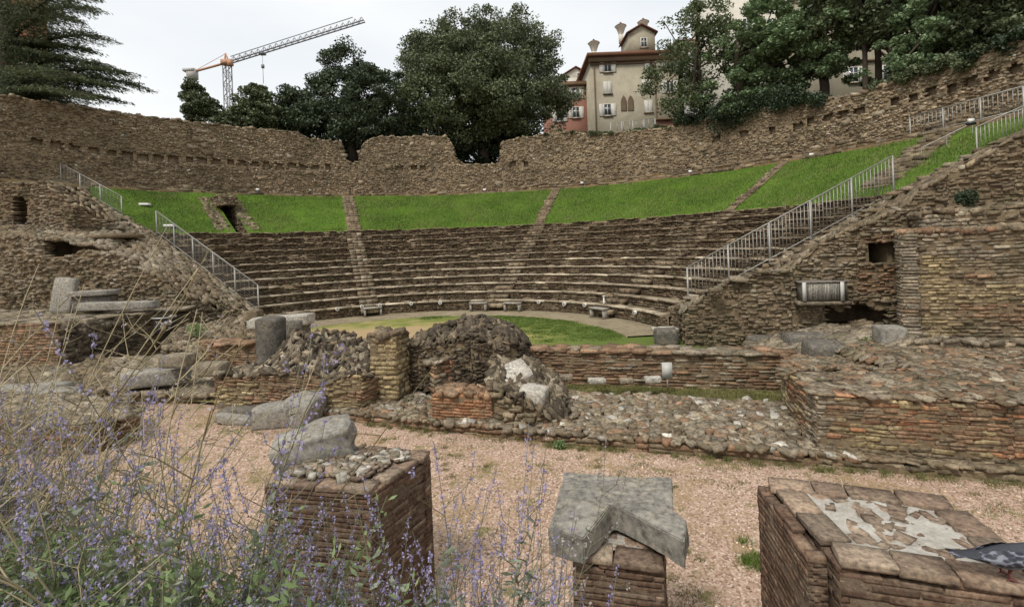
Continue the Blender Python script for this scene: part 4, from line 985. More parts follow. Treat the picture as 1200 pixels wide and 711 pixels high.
def slab(name, pts, z0, z1, mat, label, cat, sub=.07, bev=.012, noise_=.006, tilt_=(0, 0), seed=1, rz=0):
    """extruded worn slab from a plan outline"""
    import bmesh
    c = np.mean(np.array(pts), 0); bm = bmesh.new()
    vs = [bm.verts.new((p[0] - c[0], p[1] - c[1], 0)) for p in pts]
    f = bm.faces.new(vs); f.normal_update()
    if f.normal.z < 0: f.normal_flip()
    r = bmesh.ops.extrude_face_region(bm, geom=[f]); bmesh.ops.translate(bm, vec=(0, 0, z1 - z0), verts=[v for v in r['geom'] if isinstance(v, bmesh.types.BMVert)])
    bmesh.ops.recalc_face_normals(bm, faces=bm.faces)
    bmesh.ops.triangulate(bm, faces=[f for f in bm.faces if len(f.verts) > 4])
    bmesh.ops.bevel(bm, geom=list(bm.edges), offset=bev, segments=2, affect='EDGES')
    for _ in range(3):
        long = [e for e in bm.edges if e.calc_length() > sub * 1.6]
        if long: bmesh.ops.subdivide_edges(bm, edges=long, cuts=1, use_grid_fill=True)
    bmesh.ops.triangulate(bm, faces=bm.faces)
    V = np.array([v.co for v in bm.verts])
    d = fbm(V[:, 0] * 6 + V[:, 2] * 3 + seed, V[:, 1] * 6 + seed * 3, seed) * noise_ * 2
    for v, q in zip(bm.verts, d): v.co += v.normal * float(q)
    me = bpy.data.meshes.new(name); bm.to_mesh(me); bm.free(); me.materials.append(mat)
    o = bpy.data.objects.new(name, me); COL.objects.link(o); o.location = (c[0], c[1], z0); o.rotation_euler = (tilt_[0], tilt_[1], rz)
    return tag(o, label, cat)
zc = -1.99
cap = [atz(643, 618, zc)[:2], atz(684, 630, zc)[:2], atz(714, 592, zc)[:2], atz(721, 592, zc)[:2], atz(802, 634, zc)[:2], atz(806, 607, zc)[:2], atz(789, 598, zc)[:2], atz(787, 560, zc)[:2], atz(661, 553, zc)[:2]]
slab('capstone', cap, zc - .185, zc, M['block'], 'thick grey limestone capstone with a triangular notch, on the narrow near pillar', 'stone block', sub=.05, bev=.008, noise_=.014)

def st(px, py, z, size, mat, label, cat='stone block', rz=0., rx=0., ry=0., rnd=.18, jit=.08, seed=1, name='stone_block', chip=.18, Y=None):
    """block whose base centre is seen at (px, py)"""
    x, y, zz = atz(px, py, z) if Y is None else at(px, py, Y)
    o = rock(name, (x, y + size[1] * .3, zz + size[2] * .46), size, mat, rz, rx, ry, rnd, jit, 6, seed, chip)
    return tag(o, label, cat)
x, y, _ = at(352, 522, 5.25)
tag(rock('boulder', (-2.13, 5.20, -1.99), (.82, .46, .34), M['block'], R(14), R(6), R(-10), .30, .14, 8, 5, .35), 'rounded grey boulder resting on the back corner of the left brick pillar', 'boulder')
st(318, 501, ZG, (.78, .6, .44), M['block'], 'squat grey block on the gravel, left one of the pair by the brick wall', rz=.1, seed=2)
st(354, 499, ZG, (.6, .7, .60), M['block'], 'taller tilted grey block, right one of the pair by the tan brick wall', rz=-.25, rx=.12, ry=.12, seed=3)
st(343, 478, ZG + .1, (.3, .3, .42), M['rub'], 'small pointed brown stone behind the two grey blocks', rz=.3, ry=.3, seed=4, rnd=.3)
st(276, 497, ZG, (.95, .4, .18), M['block'], 'flat grey slab on the ground left of the two grey blocks', 'stone slab', rz=-.2, seed=6, name='stone_slab', ry=.1)
st(283, 486, ZG + .12, (1.0, .4, .12), M['dblock'], 'thin dark slab lying just behind the flat grey slab', 'stone slab', rz=-.1, seed=7, name='stone_slab')
# column drum
mb = MB(); prof = [(0, 0), (.33, 0), (.365, .03)] + [(.365 + .008 * math.sin(k * 2.1), .03 + k * .115) for k in range(1, 11)] + [(.36, 1.24), (.32, 1.27), (0, 1.275)]
x, y, z = at(319, 428, 13.2); mb.lathe(prof, (0, 0, 0), 28)
for i in range(len(mb.v)):
    V = mb.v[i]; d = fbm(V[:, 0] * 5 + V[:, 2] * 2, V[:, 1] * 5 + V[:, 2], 9) * .03; V[:, 0] *= 1 + d; V[:, 1] *= 1 + d; V[:, 2] += np.where(V[:, 2] > 1.1, .03 * fbm(V[:, 0] * 4, V[:, 1] * 4, 4), 0)
o = mb.build('column_drum', M['dblock']); o.location = (x, y, z); tag(o, 'upright grey column drum standing on the rubble left of centre', 'column drum')
st(330, 400, ZO, (1.5, .8, .72), M['dblock'], 'dark squared block behind the column drum, under the pale slab', Y=16.3, seed=11, rnd=.08)
x, y, z = at(327, 379, 16.4)
tag(rock('stone_slab', (x, y + .2, z + .06), (2.05, .7, .34), M['marble'], -.05, 0, -.05, .08, .04, 6, 12, .15), 'long pale slab lying behind the column drum at the foot of the left railing', 'stone slab')
st(295, 378, ZO, (.5, .5, .45), M['rub'], 'rough brown block at the lower end of the left railing', Y=17.6, seed=13)
x, y, z = at(295, 439, 12.3)
tag(rock('stone_slab', (x, y, z), (1.25, .6, .13), M['marble'], .12, 0, -.06, .08, .05, 6, 14, .1), 'pale flat slab on the low wall just below the column drum', 'stone slab')
x, y, z = at(600, 441, 10.45)
tag(rock('stone_slab', (x + .02, y - .25, z + .10), (.70, .62, .17), M['marble'], .35, R(22), R(-14), .06, .03, 6, 15, .1), 'pale tilted slab at the right end of the central rubble, upper of the two', 'stone slab')
x, y, z = at(620, 464, 10.05)
tag(rock('stone_block', (x + .08, y - .3, z + .02), (.50, .48, .5), M['marble'], -.3, R(4), R(8), .1, .05, 6, 16, .2), 'pale squared block just below the tilted slab in the centre', 'stone block')
st(782, 404, ZO, (.62, .5, .48), M['dblock'], 'squared grey block on the orchestra edge at the corner of the right end wall', seed=17, rnd=.08)
x, y, z = at(781, 387, 15.0)
tag(rock('stone_slab', (x, y + .15, z), (.7, .5, .11), M['marble'], .1, 0, 0, .08, .04, 5, 18), 'thin pale slab on top of the grey block beside the right end wall', 'stone slab')
st(772, 401, ZO, (.22, .2, .16), M['marble'], 'small pale stone in front of the grey block at the orchestra edge', seed=19)
st(958, 414, -3.0, (1.35, .6, .5), M['dblock'], 'long dark grey block against the foot of the right end wall', seed=20, rz=-.1)
st(973, 431, -2.98, (.78, .6, .56), M['dblock'], 'dark grey block tipped forward at the end of the long brick wall', seed=21, rz=-.15, rx=.15)
st(1048, 403, -2.5, (.5, .45, .40), M['block'], 'pale squared block at the foot of the tall masonry wall', seed=22, rz=-.2, rnd=.1)
st(897, 408, -3.05, (.75, .5, .34), M['dblock'], 'low dark boulder at the foot of the right end wall, left of the long block', seed=23, rnd=.35)
# trough with pale ends
x, y, z = at(965, 341, 13.15)
root = tag(empty('stone_trough', (x, y, z - .26), R(-14)), 'grey rectangular trough with two white end strips, set on the right end wall', 'stone trough')
mb = MB(); mb.box((0, .2, .26), (.54, .25, .25)); mb.box((0, .2, .50), (.58, .27, .02)); mb.build('body', M['dblock'], root)
for sx_ in (-.47, .42): mb = MB(); mb.box((sx_, -.062, .255), (.045, .012, .25)); mb.build('end_strip', M['dull'], root)
mb = MB()
for k in range(20): mb.box((-.37 + k * .037, -.051, .25), (.012, .0012, .21))
mb.build('fluting', M['block'], root)
mb = MB(); mb.box((0, .28, -.06), (.62, .32, .05)); o = tag(mb.build('stone_ledge', M['grey']), 'rough stone ledge under the white edged trough', 'ledge'); o.location = (x, y, z - .26); o.rotation_euler = (0, 0, R(-14))
# slabs on the right terrace
for k, (px, py, Y, sz, rz_, lb) in enumerate(((1085, 418, 10.9, (1.1, .9, .12), -.5, 'grey paving slab sloping down at the foot of the yellow blocks'), (1150, 412, 10.4, (1.6, .8, .12), -.3, 'long grey paving slab in the shade of the tall masonry wall'), (1030, 425, 10.9, (1.3, .6, .12), -.55, 'grey slab half buried in the rubble terrace'),
                      (1105, 448, 9.2, (.8, .6, .22), .2, 'dark lumpy stone in the middle of the rubble terrace'), (1010, 445, 9.6, (.9, .5, .14), .1, 'flat grey stone near the left end of the rubble top'))):
    x, y, z = at(px, py, Y); tag(rock('stone_slab', (x, y, z), sz, M['grey'] if k != 3 else M['dark'], rz_, .03, -.05, .1, .06, 6, 40 + k, .15), lb, 'stone slab')
# left platform pieces
x, y, z = at(76, 367, 17.6); tag(rock('stone_slab', (x, y, z + .62), (.66, .2, 1.25), M['block'], .15, R(-6), R(7), .06, .04, 7, 50, .1), 'upright leaning grey slab on the left platform', 'stone slab')
x, y, z = at(112, 364, 17.6); tag(rock('stone_block', (x, y, z + .28), (1.15, .6, .50), M['dblock'], .1, 0, 0, .06, .03, 6, 51, .1), 'dark carved block on the left platform, right of the leaning slab', 'stone block')
tag(rock('stone_slab', (x, y - .03, z + .63), (1.3, .75, .18), M['block'], .1, 0, 0, .08, .03, 6, 52, .1), 'grey moulded slab capping the dark carved block', 'stone slab')
x, y, z = at(140, 362, 17.0); tag(rock('stone_slab', (x, y, z + .12), (2.4, .5, .26), M['block'], .1, 0, .02, .06, .04, 6, 53, .1), 'long low grey slab lying on the front of the left platform', 'stone slab')
st(20, 492, ZG, (1.6, .9, .75), M['block'], 'large grey block at the left edge below the brick platform', seed=54, rz=.1, Y=11.8)
st(62, 482, ZG, (.75, .6, .5), M['block'], 'rounded grey stone beside the large block at the left edge', seed=55, rnd=.4, Y=11.6)
st(178, 452, ZG, (1.5, .6, .4), M['block'], 'pale long stone behind the weeds in front of the left platform', seed=56, rz=.3, Y=12.6)
for k, (px, py) in enumerate(((230, 470), (245, 440), (205, 430))):
    st(px, py, ZG, (.7, .5, .3), M['grey'], ('low grey stone behind the weeds, nearest the tan brick wall', 'grey stone near the left end of the tan brick wall', 'grey stone between the platform and the tan brick wall')[k], seed=60 + k, Y=12.4)
# black mortar tub
x, y, z = at(193, 388, 17.2)
root = tag(empty('black_tub', (x, y, z - .1)), 'black tub with a pale rim standing in the rubble right of the left platform', 'tub')
mb = MB(); mb.lathe([(0, .02), (.24, .02), (.26, .05), (.33, .58), (.31, .58), (.24, .08), (0, .08)], (0, 0, 0), 20); mb.build('body', M['black'], root)
mb = MB(); mb.lathe([(.33, .55), (.37, .56), (.37, .61), (.31, .61)], (0, 0, 0), 20); mb.build('rim', M['steel'], root)
# white information panel
x, y, z = at(782, 441, 11.2)
root = tag(empty('info_panel', (x, y, ZG + .25), R(-8)), 'small white panel on a short stand before the long brick wall', 'sign')
mb = MB(); mb.box((0, 0, .42), (.11, .012, .18)); mb.build('board', M['dull'], root)
mb = MB(); mb.bar((0, .02, -.05), (0, .02, .3), .03); mb.build('post', M['steel'], root)
st(766, 448, ZG + .1, (.36, .2, .12), M['marble'], 'pale stone lying at the foot of the small white panel', seed=24, Y=11.0)
st(700, 449, ZG + .1, (.4, .22, .10), M['marble'], 'pale stone in the scrubby strip left of the white panel', seed=25, Y=11.4)
for k, (px, py) in enumerate(((664, 445), (645, 452), (735, 449))):
    st(px, py, ZG + .22, (.3, .2, .1), M['grey'], ('small grey stone in the scrubby strip near the pale block', 'small stone at the left end of the scrubby strip', 'small stone in the scrubby strip just left of the panel stone')[k], seed=70 + k, Y=11.2)
# stone benches at the foot of the seats
for k, (px, lb) in enumerate(((437, 'small pale stone bench at the foot of the left stairway'), (561, 'small pale stone bench, left one of the middle pair'), (601, 'small pale stone bench, right one of the middle pair'), (702, 'small pale stone bench at the right beside the white post'))):
    u_, v_ = uv(px, 366); dx = u_ / F_PX; r = 8.3
    xx, yy, zz = at_ring(px, 366, r); a = math.atan2(yy - CY, xx - CX)
    root = tag(empty('stone_bench', (xx, yy, ZO + .05), a - PI / 2), lb, 'bench', 'stone benches at the foot of the seats')
    mb = MB(); mb.box((0, 0, .40), (.42, .17, .035)); mb.build('seat', M['marble'], root)
    for sx_ in (-.36, .36): mb = MB(); mb.box((sx_, 0, .18), (.04, .14, .18)); mb.build('leg', M['marble'], root)
x, y, z = at(709, 378, 21.0)
root = tag(empty('white_post', (x - .05, y - .2, ZO + .05)), 'thin white post beside the right stone bench', 'post'); mb = MB(); mb.bar((0, 0, 0), (0, 0, .78), .05); mb.build('shaft', M['white'], root)
mb = MB(); mb.box((0, 0, .80), (.05, .05, .02)); mb.build('cap', M['white'], root)
# small round spotlights on the first seat row
LP = [(424, 359), (445, 357.5), (482, 355.5), (516, 354.5), (632, 353.5), (662, 356), (686, 357), (745, 366), (395, 362)]
for k, (px, py) in enumerate(LP):
    x, y, z = at_ring(px, py, R1 - .02)
    root = tag(empty('spot_lamp', (x, y, z), math.atan2(y - CY, x - CX) - PI / 2), 'tiny round white lamp fixed under the edge of the lowest seat row', 'lamp', 'round lamps along the lowest seat row')
    mb = MB(); mb.tube([(0, 0, 0), (0, -.09, 0)], .085, 12); mb.build('housing', M['white'], root)
    mb = MB(); mb.tube([(0, -.09, 0), (0, -.10, 0)], .06, 12); mb.build('lens', M['steel'], root)
# box lamps on the upper path
for k, (px, py, lb) in enumerate(((302, 225, 'small white box lamp on the path above the lawn, right of the doorway'), (568, 225, 'small white box lamp above the lawn, below the dark gap in the wall'), (682, 217, 'small white box lamp above the lawn, right of the middle stairway'), (809, 204, 'small white box lamp at the lawn edge below the tall ash tree'), (951, 185, 'white box lamp on the path by the top of the thin diagonal steps'), (1138, 146, 'white box lamp beside the end post of the far right railing'))):
    x, y, z = at_ring(px, py, R3 + .15 if px < 1000 else 20.4)
    root = tag(empty('box_lamp', (x, y, z)), lb, 'lamp', 'box lamps along the upper path')
    s_ = 1.0 if px < 1000 else .85
    mb = MB(); mb.box((0, 0, .16 * s_), (.10 * s_, .06 * s_, .08 * s_)); mb.build('housing', M['white'], root)
    mb = MB(); mb.box((.02, .02, .04 * s_), (.14 * s_, .1 * s_, .05 * s_)); mb.build('base', M['black'], root)
# pale stones lying on the left lawn
for px, py, lb in ((170, 241, 'flat pale stone lying in the left lawn beside the railing'), (199, 266, 'small pale stone at the foot of the left lawn')):
    (x, y, z), r = on_slope(px, py); tag(rock('pale_stone', (x, y, slope_z(r) + .06), (.5, .4, .14), M['white'], .3, 0, 0, .3, .1, 4, 9), lb, 'stone')

# ------------------------------------------------------------------ railings
def railing(a, b, h, nposts, sp, label, bar_r=.009, post=.05, mid=False, plates=True, fine=False):
    a = np.array(a, float); b = np.array(b, float); up = np.array((0, 0, 1.))
    root = tag(empty('metal_railing', a), label, 'railing')
    B = lambda mb, n: setattr(mb.build(n, M['steel'], root), 'matrix_parent_inverse', Matrix.Translation(root.location).inverted())
    mb = MB(); mb.bar(a + up * h, b + up * h, .04, .03); B(mb, 'top_rail')
    mb = MB(); mb.bar(a + up * .1, b + up * .1, .03, .03); B(mb, 'bottom_rail')
    for k in range(nposts):
        p = a + (b - a) * k / (nposts - 1); mb = MB(); mb.bar(p - up * .45, p + up * h, post, post); 
        if plates: mb.box(p + up * .02, (.07, .07, .012))
        B(mb, 'post')
    mb = MB(); n = int(np.linalg.norm((b - a)[:2]) / sp)
    for k in range(1, n): p = a + (b - a) * k / n; mb.bar(p + up * .1, p + up * (h - .01), bar_r * 2)
    if fine:
        for q in np.arange(.22, h - .05, .12): mb.bar(a + up * q, b + up * q, .006)
    B(mb, 'bars')
    if fine is False and mid: pass
    return root
railing((6.0, 17.2, -2.3), (13.1, 17.05, 1.25), 1.32, 6, .125, 'long sloping metal railing with close upright bars on the right end wall', bar_r=.009, post=.05)
railing((15.95, 17.0, 2.42), (20.5, 16.9, 4.3), 1.0, 3, .14, 'metal railing across the grass at the far right, above the long one', bar_r=.009, post=.045)
railing((-10.75, 21.0, -2.40), (-17.75, 25.0, 1.27), 1.15, 6, .30, 'light metal railing running down the left end of the seats', bar_r=.003, post=.045, fine=True)
railing((-19.85, 25.5, 2.33), (-24.6, 27.4, 4.5), .95, 4, .30, 'short upper railing at left beside the left lawn', bar_r=.003, post=.045, fine=True)
x0_, y0_, z0_ = at_ring(1067, 160, 23.0); x1_, y1_, z1_ = at_ring(1200, 128, 23.0)
railing((x0_, y0_, 4.2), (x1_, y1_, 4.25), .95, 4, .16, 'thin railing on the upper path along the tall wall at the far right', bar_r=.008, post=.05)
mb = MB(); (x0_, y0_, z0_), _ = on_slope(1080, 184); (x1_, y1_, z1_), _ = on_slope(1140, 158)
root = tag(empty('handrail', (x0_, y0_, z0_)), 'single thin handrail beside the wide ruined steps at the far right', 'handrail')
mb.tube([(0, 0, .35), (x1_ - x0_, y1_ - y0_, z1_ - z0_ + .45)], .02, 6); mb.build('rail', M['steel'], root)
for q in (0, .5, 1): mb = MB(); mb.tube([((x1_ - x0_) * q, (y1_ - y0_) * q, (z1_ - z0_) * q - .2), ((x1_ - x0_) * q, (y1_ - y0_) * q, (z1_ - z0_) * q + .35 + .1 * q)], .018, 6); mb.build('post', M['steel'], root)
# ------------------------------------------------------------------ buildings behind
def facade_mat(name, c, sc_=1.5, v=.16):
    t = NT(name); p = t.coords(); n = t.noise(sc_, 6, .6, p); n2 = t.noise(.35, 4, .6, p); n3 = t.noise(25, 3, .6, p)
    q = t.math('ADD', t.math('MULTIPLY', n, .4), t.math('ADD', t.math('MULTIPLY', n2, .4), t.math('MULTIPLY', n3, .2)))
    return t.fin(t.mix(1.0, c, t.ramp(q, [(.35, (1 - v * 1.6, 1 - v * 1.7, 1 - v * 1.8)), (.65, (1 + v,) * 3)]), 'MULTIPLY'), .9, .2)
M['cream'] = facade_mat('cream_render', srgb(160, 152, 133)); M['red'] = facade_mat('salmon_render', srgb(146, 106, 92)); M['orange'] = facade_mat('orange_render', srgb(172, 122, 88))
M['whitew'] = facade_mat('white_render', srgb(205, 200, 186)); M['greyw'] = facade_mat('pale_grey_render', srgb(172, 172, 168))
M['trim'] = facade_mat('stone_trim', srgb(118, 98, 78)); M['roof'] = facade_mat('brown_roof_tile', srgb(112, 80, 62), 9, .25)
M['shut'] = facade_mat('white_shutter', srgb(214, 210, 200), 12, .06); M['glass'] = simple('window_glass', (.05, .065, .075, 1), .12, 0, .2, 1.5)
def house(name, origin, rz, w, d, zb, zt, wallm, label, parts):
    """origin = front left corner at ground; local x right, y back"""
    root = tag(empty(name, (origin[0], origin[1], zb), rz), label, 'house')
    mb = MB(); mb.box((w / 2, d / 2, (zt - zb) / 2), (w / 2, d / 2, (zt - zb) / 2)); mb.build('wall', wallm, root)
    for p in parts: p(root, w, d, zt - zb)
    return root
def window(x, z, ww=.95, hh=1.45, shutters=True, closed=False, y=0.0, frame='shut'):
    def f(root, w, d, h):
        mb = MB()
        t_ = .08
        for sx in (-1, 1): mb.box((x + sx * (ww / 2 - t_ / 2), y - .035, z), (t_ / 2, .035, hh / 2))
        for sz in (-1, 1): mb.box((x, y - .035, z + sz * (hh / 2 - t_ / 2)), (ww / 2 - t_, .035, t_ / 2))
        mb.box((x, y - .03, z), (.03, .025, hh / 2 - t_)); mb.box((x, y - .028, z + hh * .12), (ww / 2 - t_, .02, .025))
        fr = mb.build('window', M[frame], root)
        mb = MB(); mb.box((x, y - .012, z), (ww / 2 - .03, .008, hh / 2 - .03)); mb.build('pane', M['glass'], fr)
        mb = MB(); mb.box((x, y - .09, z - hh / 2 - .05), (ww / 2 + .12, .09, .05)); mb.build('sill', M['trim'], fr)
        if closed:
            mb = MB()
            for sx in (-1, 1): mb.box((x + sx * ww * .25, y - .08, z), (ww * .24, .02, hh / 2))
            for k in range(12): mb.box((x, y - .105, z - hh / 2 + (k + .5) * hh / 12), (ww * .46, .008, .02))
            mb.build('shutter', M['shut'], fr)
        elif shutters:
            for sx in (-1, 1):
                mb = MB(); mb.box((x + sx * (ww / 2 + .27), y - .06, z), (.25, .025, hh / 2))
                for k in range(12): mb.box((x + sx * (ww / 2 + .27), y - .09, z - hh / 2 + (k + .5) * hh / 12), (.2, .008, .02))
                mb.build('shutter', M['shut'], fr)
    return f
def gable_roof(x0, x1, z0, ridge, y0=-.3, y1=6, over=.3, wallm=None, th=.16):
    def f(root, w, d, h):
        mb = MB(); xm = (x0 + x1) / 2
        mb.add([(x0 - over, y0, z0 - .12), (xm, y0, ridge), (x1 + over, y0, z0 - .12), (x0 - over, y1, z0 - .12), (xm, y1, ridge), (x1 + over, y1, z0 - .12)] +
               [(x0 - over, y0, z0 - .12 + th), (xm, y0, ridge + th), (x1 + over, y0, z0 - .12 + th), (x0 - over, y1, z0 - .12 + th), (xm, y1, ridge + th), (x1 + over, y1, z0 - .12 + th)],
               [(0, 1, 7, 6), (1, 2, 8, 7), (6, 7, 10, 9), (7, 8, 11, 10), (0, 3, 4, 1), (1, 4, 5, 2), (0, 6, 9, 3), (2, 5, 11, 8)])
        mb.build('roof', M['roof'], root)
        if wallm is not None:
            mb = MB(); mb.add([(x0, 0.002, z0 - .1), (x1, 0.002, z0 - .1), (xm, 0.002, ridge - .05)], [(0, 1, 2, 2)]); mb.build('gable', wallm, root)
    return f
def part(name, mat, *boxes):
    def f(root, w, d, h):
        mb = MB()
        for c, hh in boxes: mb.box(c, hh)
        mb.build(name, mat, root)
    return f
def funnel_chimney(x, y, z, s=1.0):
    def f(root, w, d, h):
        mb = MB(); mb.box((x, y, z + .5 * s), (.24 * s, .24 * s, .55 * s))
        mb.lathe([(.26 * s, 1.0 * s), (.30 * s, 1.1 * s), (.62 * s, 1.95 * s), (.70 * s, 2.0 * s), (.70 * s, 2.1 * s)], (x, y, z), 8); ch = mb.build('chimney', M['whitew'], root)
        mb = MB(); mb.lathe([(.78 * s, 2.1 * s), (.5 * s, 2.3 * s), (.12 * s, 2.45 * s), (.0, 2.45 * s)], (x, y, z), 8); mb.box((x, y, z + 2.5 * s), (.1 * s, .1 * s, .1 * s)); mb.build('cap', M['roof'], ch)
    return f
def arch_pair(x, z):
    def f(root, w, d, h):
        for sx in (-.42, .42):
            mb = MB(); pts = []
            for sc2, mt in ((1.0, 0),):
                out_ = [(-.36, -.95), (.36, -.95), (.36, .25), (.22, .66), (0, .95), (-.22, .66), (-.36, .25)]
            n = len(out_); inn = [(a * .74, b * .84 + (-.04)) for a, b in out_]
            V = [(x + sx + a, -.02, z + b) for a, b in out_] + [(x + sx + a, -.02, z + b) for a, b in inn] + [(x + sx + a, .0, z + b) for a, b in out_]
            mb.add([(a, b - .04, c) for a, b, c in V], [(i, (i + 1) % n, n + (i + 1) % n, n + i) for i in range(n)] + [(i, 2 * n + i, 2 * n + (i + 1) % n, (i + 1) % n) for i in range(n)]); fr = mb.build('arched_window', M['trim'], root)
            mb = MB(); c = len(inn); mb.add([(x + sx + a, -.03, z + b) for a, b in inn] + [(x + sx, -.03, z)], [(i, (i + 1) % c, c, c) for i in range(c)]); mb.build('pane', facade_mat('arch_infill', srgb(112, 98, 80)), fr)
    return f
# cream palace: front plane about 60 m away
YB = 60.0
x0b, _, zroof = at(692, 70, YB); xr_b = at(800, 70, YB)[0]; wb = xr_b - x0b; zbase = 8.0
def bl(px, py): x, _, z = at(px, py, YB); return x - x0b, z - zbase
def bw(px, py, **k): a, b = bl(px, py); return window(a, b, **k)
h_b = zroof - zbase
dx0, dz0 = bl(737, 62); dx1, _ = bl(768, 60); _, dzt = bl(752, 30); _, dze = bl(752, 39)
house('cream_house', (x0b, YB), 0, wb, 12, zbase, zroof, M['cream'], 'tall cream house with white shutters, a gabled dormer and three funnel chimneys', [
    bw(712, 78), bw(765, 75), bw(712, 103, closed=True), bw(757, 100, closed=True), bw(712, 129), bw(760, 125, closed=True), bw(785, 75), bw(785, 102), arch_pair(*bl(735, 121)),
    part('cornice', M['trim'], ((wb / 2, -.15, h_b - .15), (wb / 2 + .25, .3, .28))), part('string_course', M['trim'], ((wb / 2, -.05, h_b - .62), (wb / 2 + .1, .12, .10))),
    part('roof', M['roof'], ((wb / 2, 5.8, h_b + .34), (wb / 2 + .5, 6.6, .2)), ((wb / 2 + .5, 6.6, h_b + .95), (wb / 2 - 1.2, 4.6, .42))),
    part('dormer', M['cream'], (((dx0 + dx1) / 2, 2.0, (h_b + .5 + dze) / 2), ((dx1 - dx0) / 2, 2.0, (dze - h_b - .5) / 2 + .05))),
    gable_roof(dx0, dx1, dze, dzt, y0=-.35, y1=4.0, wallm=M['cream']), window((dx0 + dx1) / 2 + .25, (h_b + .6 + dze) / 2, .8, 1.2, shutters=False, y=-.002),
    part('downpipe', M['trim'], ((.35, -.1, h_b / 2), (.06, .06, h_b / 2 - .5)), ((wb - 3.4, -.1, h_b / 2), (.06, .06, h_b / 2 - .5))),
    funnel_chimney(bl(698, 55)[0], 1.2, h_b + .3, 1.0), funnel_chimney(bl(735, 30)[0] - .1, 3.0, bl(735, 33)[1] - .6, 1.0), funnel_chimney(bl(762, 28)[0], 3.0, bl(762, 28)[1] - .6, 1.0)])
YB2 = 64.0
x0r, _, zr = at(640, 101, YB2); xrr = at(692, 98, YB2)[0]; wr = xrr - x0r
def rl(px, py): x, _, z = at(px, py, YB2); return x - x0r, z - zbase
house('red_house', (x0r, YB2), 0, wr, 8, zbase, zr, M['red'], 'lower salmon red house with white shutters, left of the cream house', [
    (lambda root, w, d, h: window(*rl(675, 109))(root, w, d, h)), (lambda root, w, d, h: window(*rl(675, 132))(root, w, d, h)), (lambda root, w, d, h: window(*rl(656, 136))(root, w, d, h)),
    part('cornice', M['trim'], ((wr / 2, -.1, zr - zbase + .05), (wr / 2 + .2, .3, .16))), part('roof', M['roof'], ((wr / 2, 4.2, zr - zbase + .3), (wr / 2 + .2, 4.4, .12)))])
YB3 = 70.0
x0w, _, zw = at(655, 92, YB3); xrw = at(695, 92, YB3)[0]; ww_ = xrw - x0w
house('white_house', (x0w, YB3), 0, ww_, 8, zbase, zw, M['whitew'], 'white gabled house top peeking between the round oak and the cream house', [
    gable_roof(0, ww_, zw - zbase, at(684, 79, YB3)[2] - zbase, wallm=M['whitew'], y1=8), window(ww_ * .62, zw - zbase + .15, .9, 1.0, shutters=False)])
# houses glimpsed through the trees on the right, and behind the cedar
YB4 = 52.0
x0g, _, zg = at(850, -40, YB4); xg1 = at(960, -40, YB4)[0]
def gl(px, py): x, _, z = at(px, py, YB4); return x - x0g, z - zbase
house('cream_house', (x0g, YB4), 0, xg1 - x0g, 10, zbase, zg, M['whitew'], 'tall pale house hidden behind the trees right of the cream house', [
    (lambda r_, w, d, h, q=q: window(*gl(*q))(r_, w, d, h)) .__call__ if False else (lambda r_, w, d, h, q=q: window(*gl(*q))(r_, w, d, h)) for q in ((875, 30), (905, 30), (875, 70), (905, 70), (935, 50))] + [part('cornice', M['trim'], (((xg1 - x0g) / 2, -.1, zg - zbase), ((xg1 - x0g) / 2 + .2, .3, .2))), part('roof', M['roof'], (((xg1 - x0g) / 2, 5, zg - zbase + .35), ((xg1 - x0g) / 2 + .3, 5.3, .15)))])
YB5 = 46.0
x0h, _, zh = at(965, -30, YB5); xh1 = at(1130, -30, YB5)[0]
def hl_(px, py): x, _, z = at(px, py, YB5); return x - x0h, z - zbase
house('pale_house', (x0h, YB5), 0, xh1 - x0h, 9, zbase, zh, M['cream'], 'pale yellow house seen between the tree trunks on the right', [
    (lambda r_, w, d, h, q=q: window(*hl_(*q))(r_, w, d, h)) for q in ((1000, 88), (1040, 86), (1000, 45), (1040, 44), (1085, 60))] + [part('cornice', M['trim'], (((xh1 - x0h) / 2, -.1, hl_(1000, 72)[1]), ((xh1 - x0h) / 2, .12, .1))), part('roof', M['roof'], (((xh1 - x0h) / 2, 4.5, zh - zbase + .2), ((xh1 - x0h) / 2 + .3, 4.9, .15)))])
YB6 = 44.0
x0c = at(-60, 0, YB6)[0]; xc1 = at(34, 0, YB6 + 9)[0] * YB6 / (YB6 + 9) * 1.16; zc_ = at(30, -60, YB6)[2]
house('orange_house', (x0c, YB6), 0, xc1 - x0c, 9, zbase, zc_, M['orange'], 'orange house wall behind the spreading cedar at the top left', [
    part('cornice', M['trim'], (((xc1 - x0c) / 2, -.1, zc_ - zbase), ((xc1 - x0c) / 2 + .2, .3, .2))), part('roof', M['roof'], (((xc1 - x0c) / 2, 4.5, zc_ - zbase + .3), ((xc1 - x0c) / 2 + .3, 4.9, .15))), window(4.2, 12.5), window(4.2, 9.0), window(1.8, 9.0), window(6.3, 9.0)])
# grey house and low red wall behind the ash
YB7 = 57.0
x0k = at(792, 60, YB7)[0] + 1.2; xk1 = at(850, 60, YB7)[0]; zk = at(800, 40, YB7)[2]
house('grey_house', (x0k, YB7 + 3), 0, xk1 - x0k, 8, zbase, zk, M['greyw'], 'pale grey house partly hidden by the thin ash tree', [
    part('cornice', M['trim'], (((xk1 - x0k) / 2, -.1, zk - zbase), ((xk1 - x0k) / 2 + .2, .3, .2))), part('roof', M['roof'], (((xk1 - x0k) / 2, 4, zk - zbase + .3), ((xk1 - x0k) / 2 + .3, 4.3, .15))), window(2.2, 9.2), window(2.2, 6.2)])
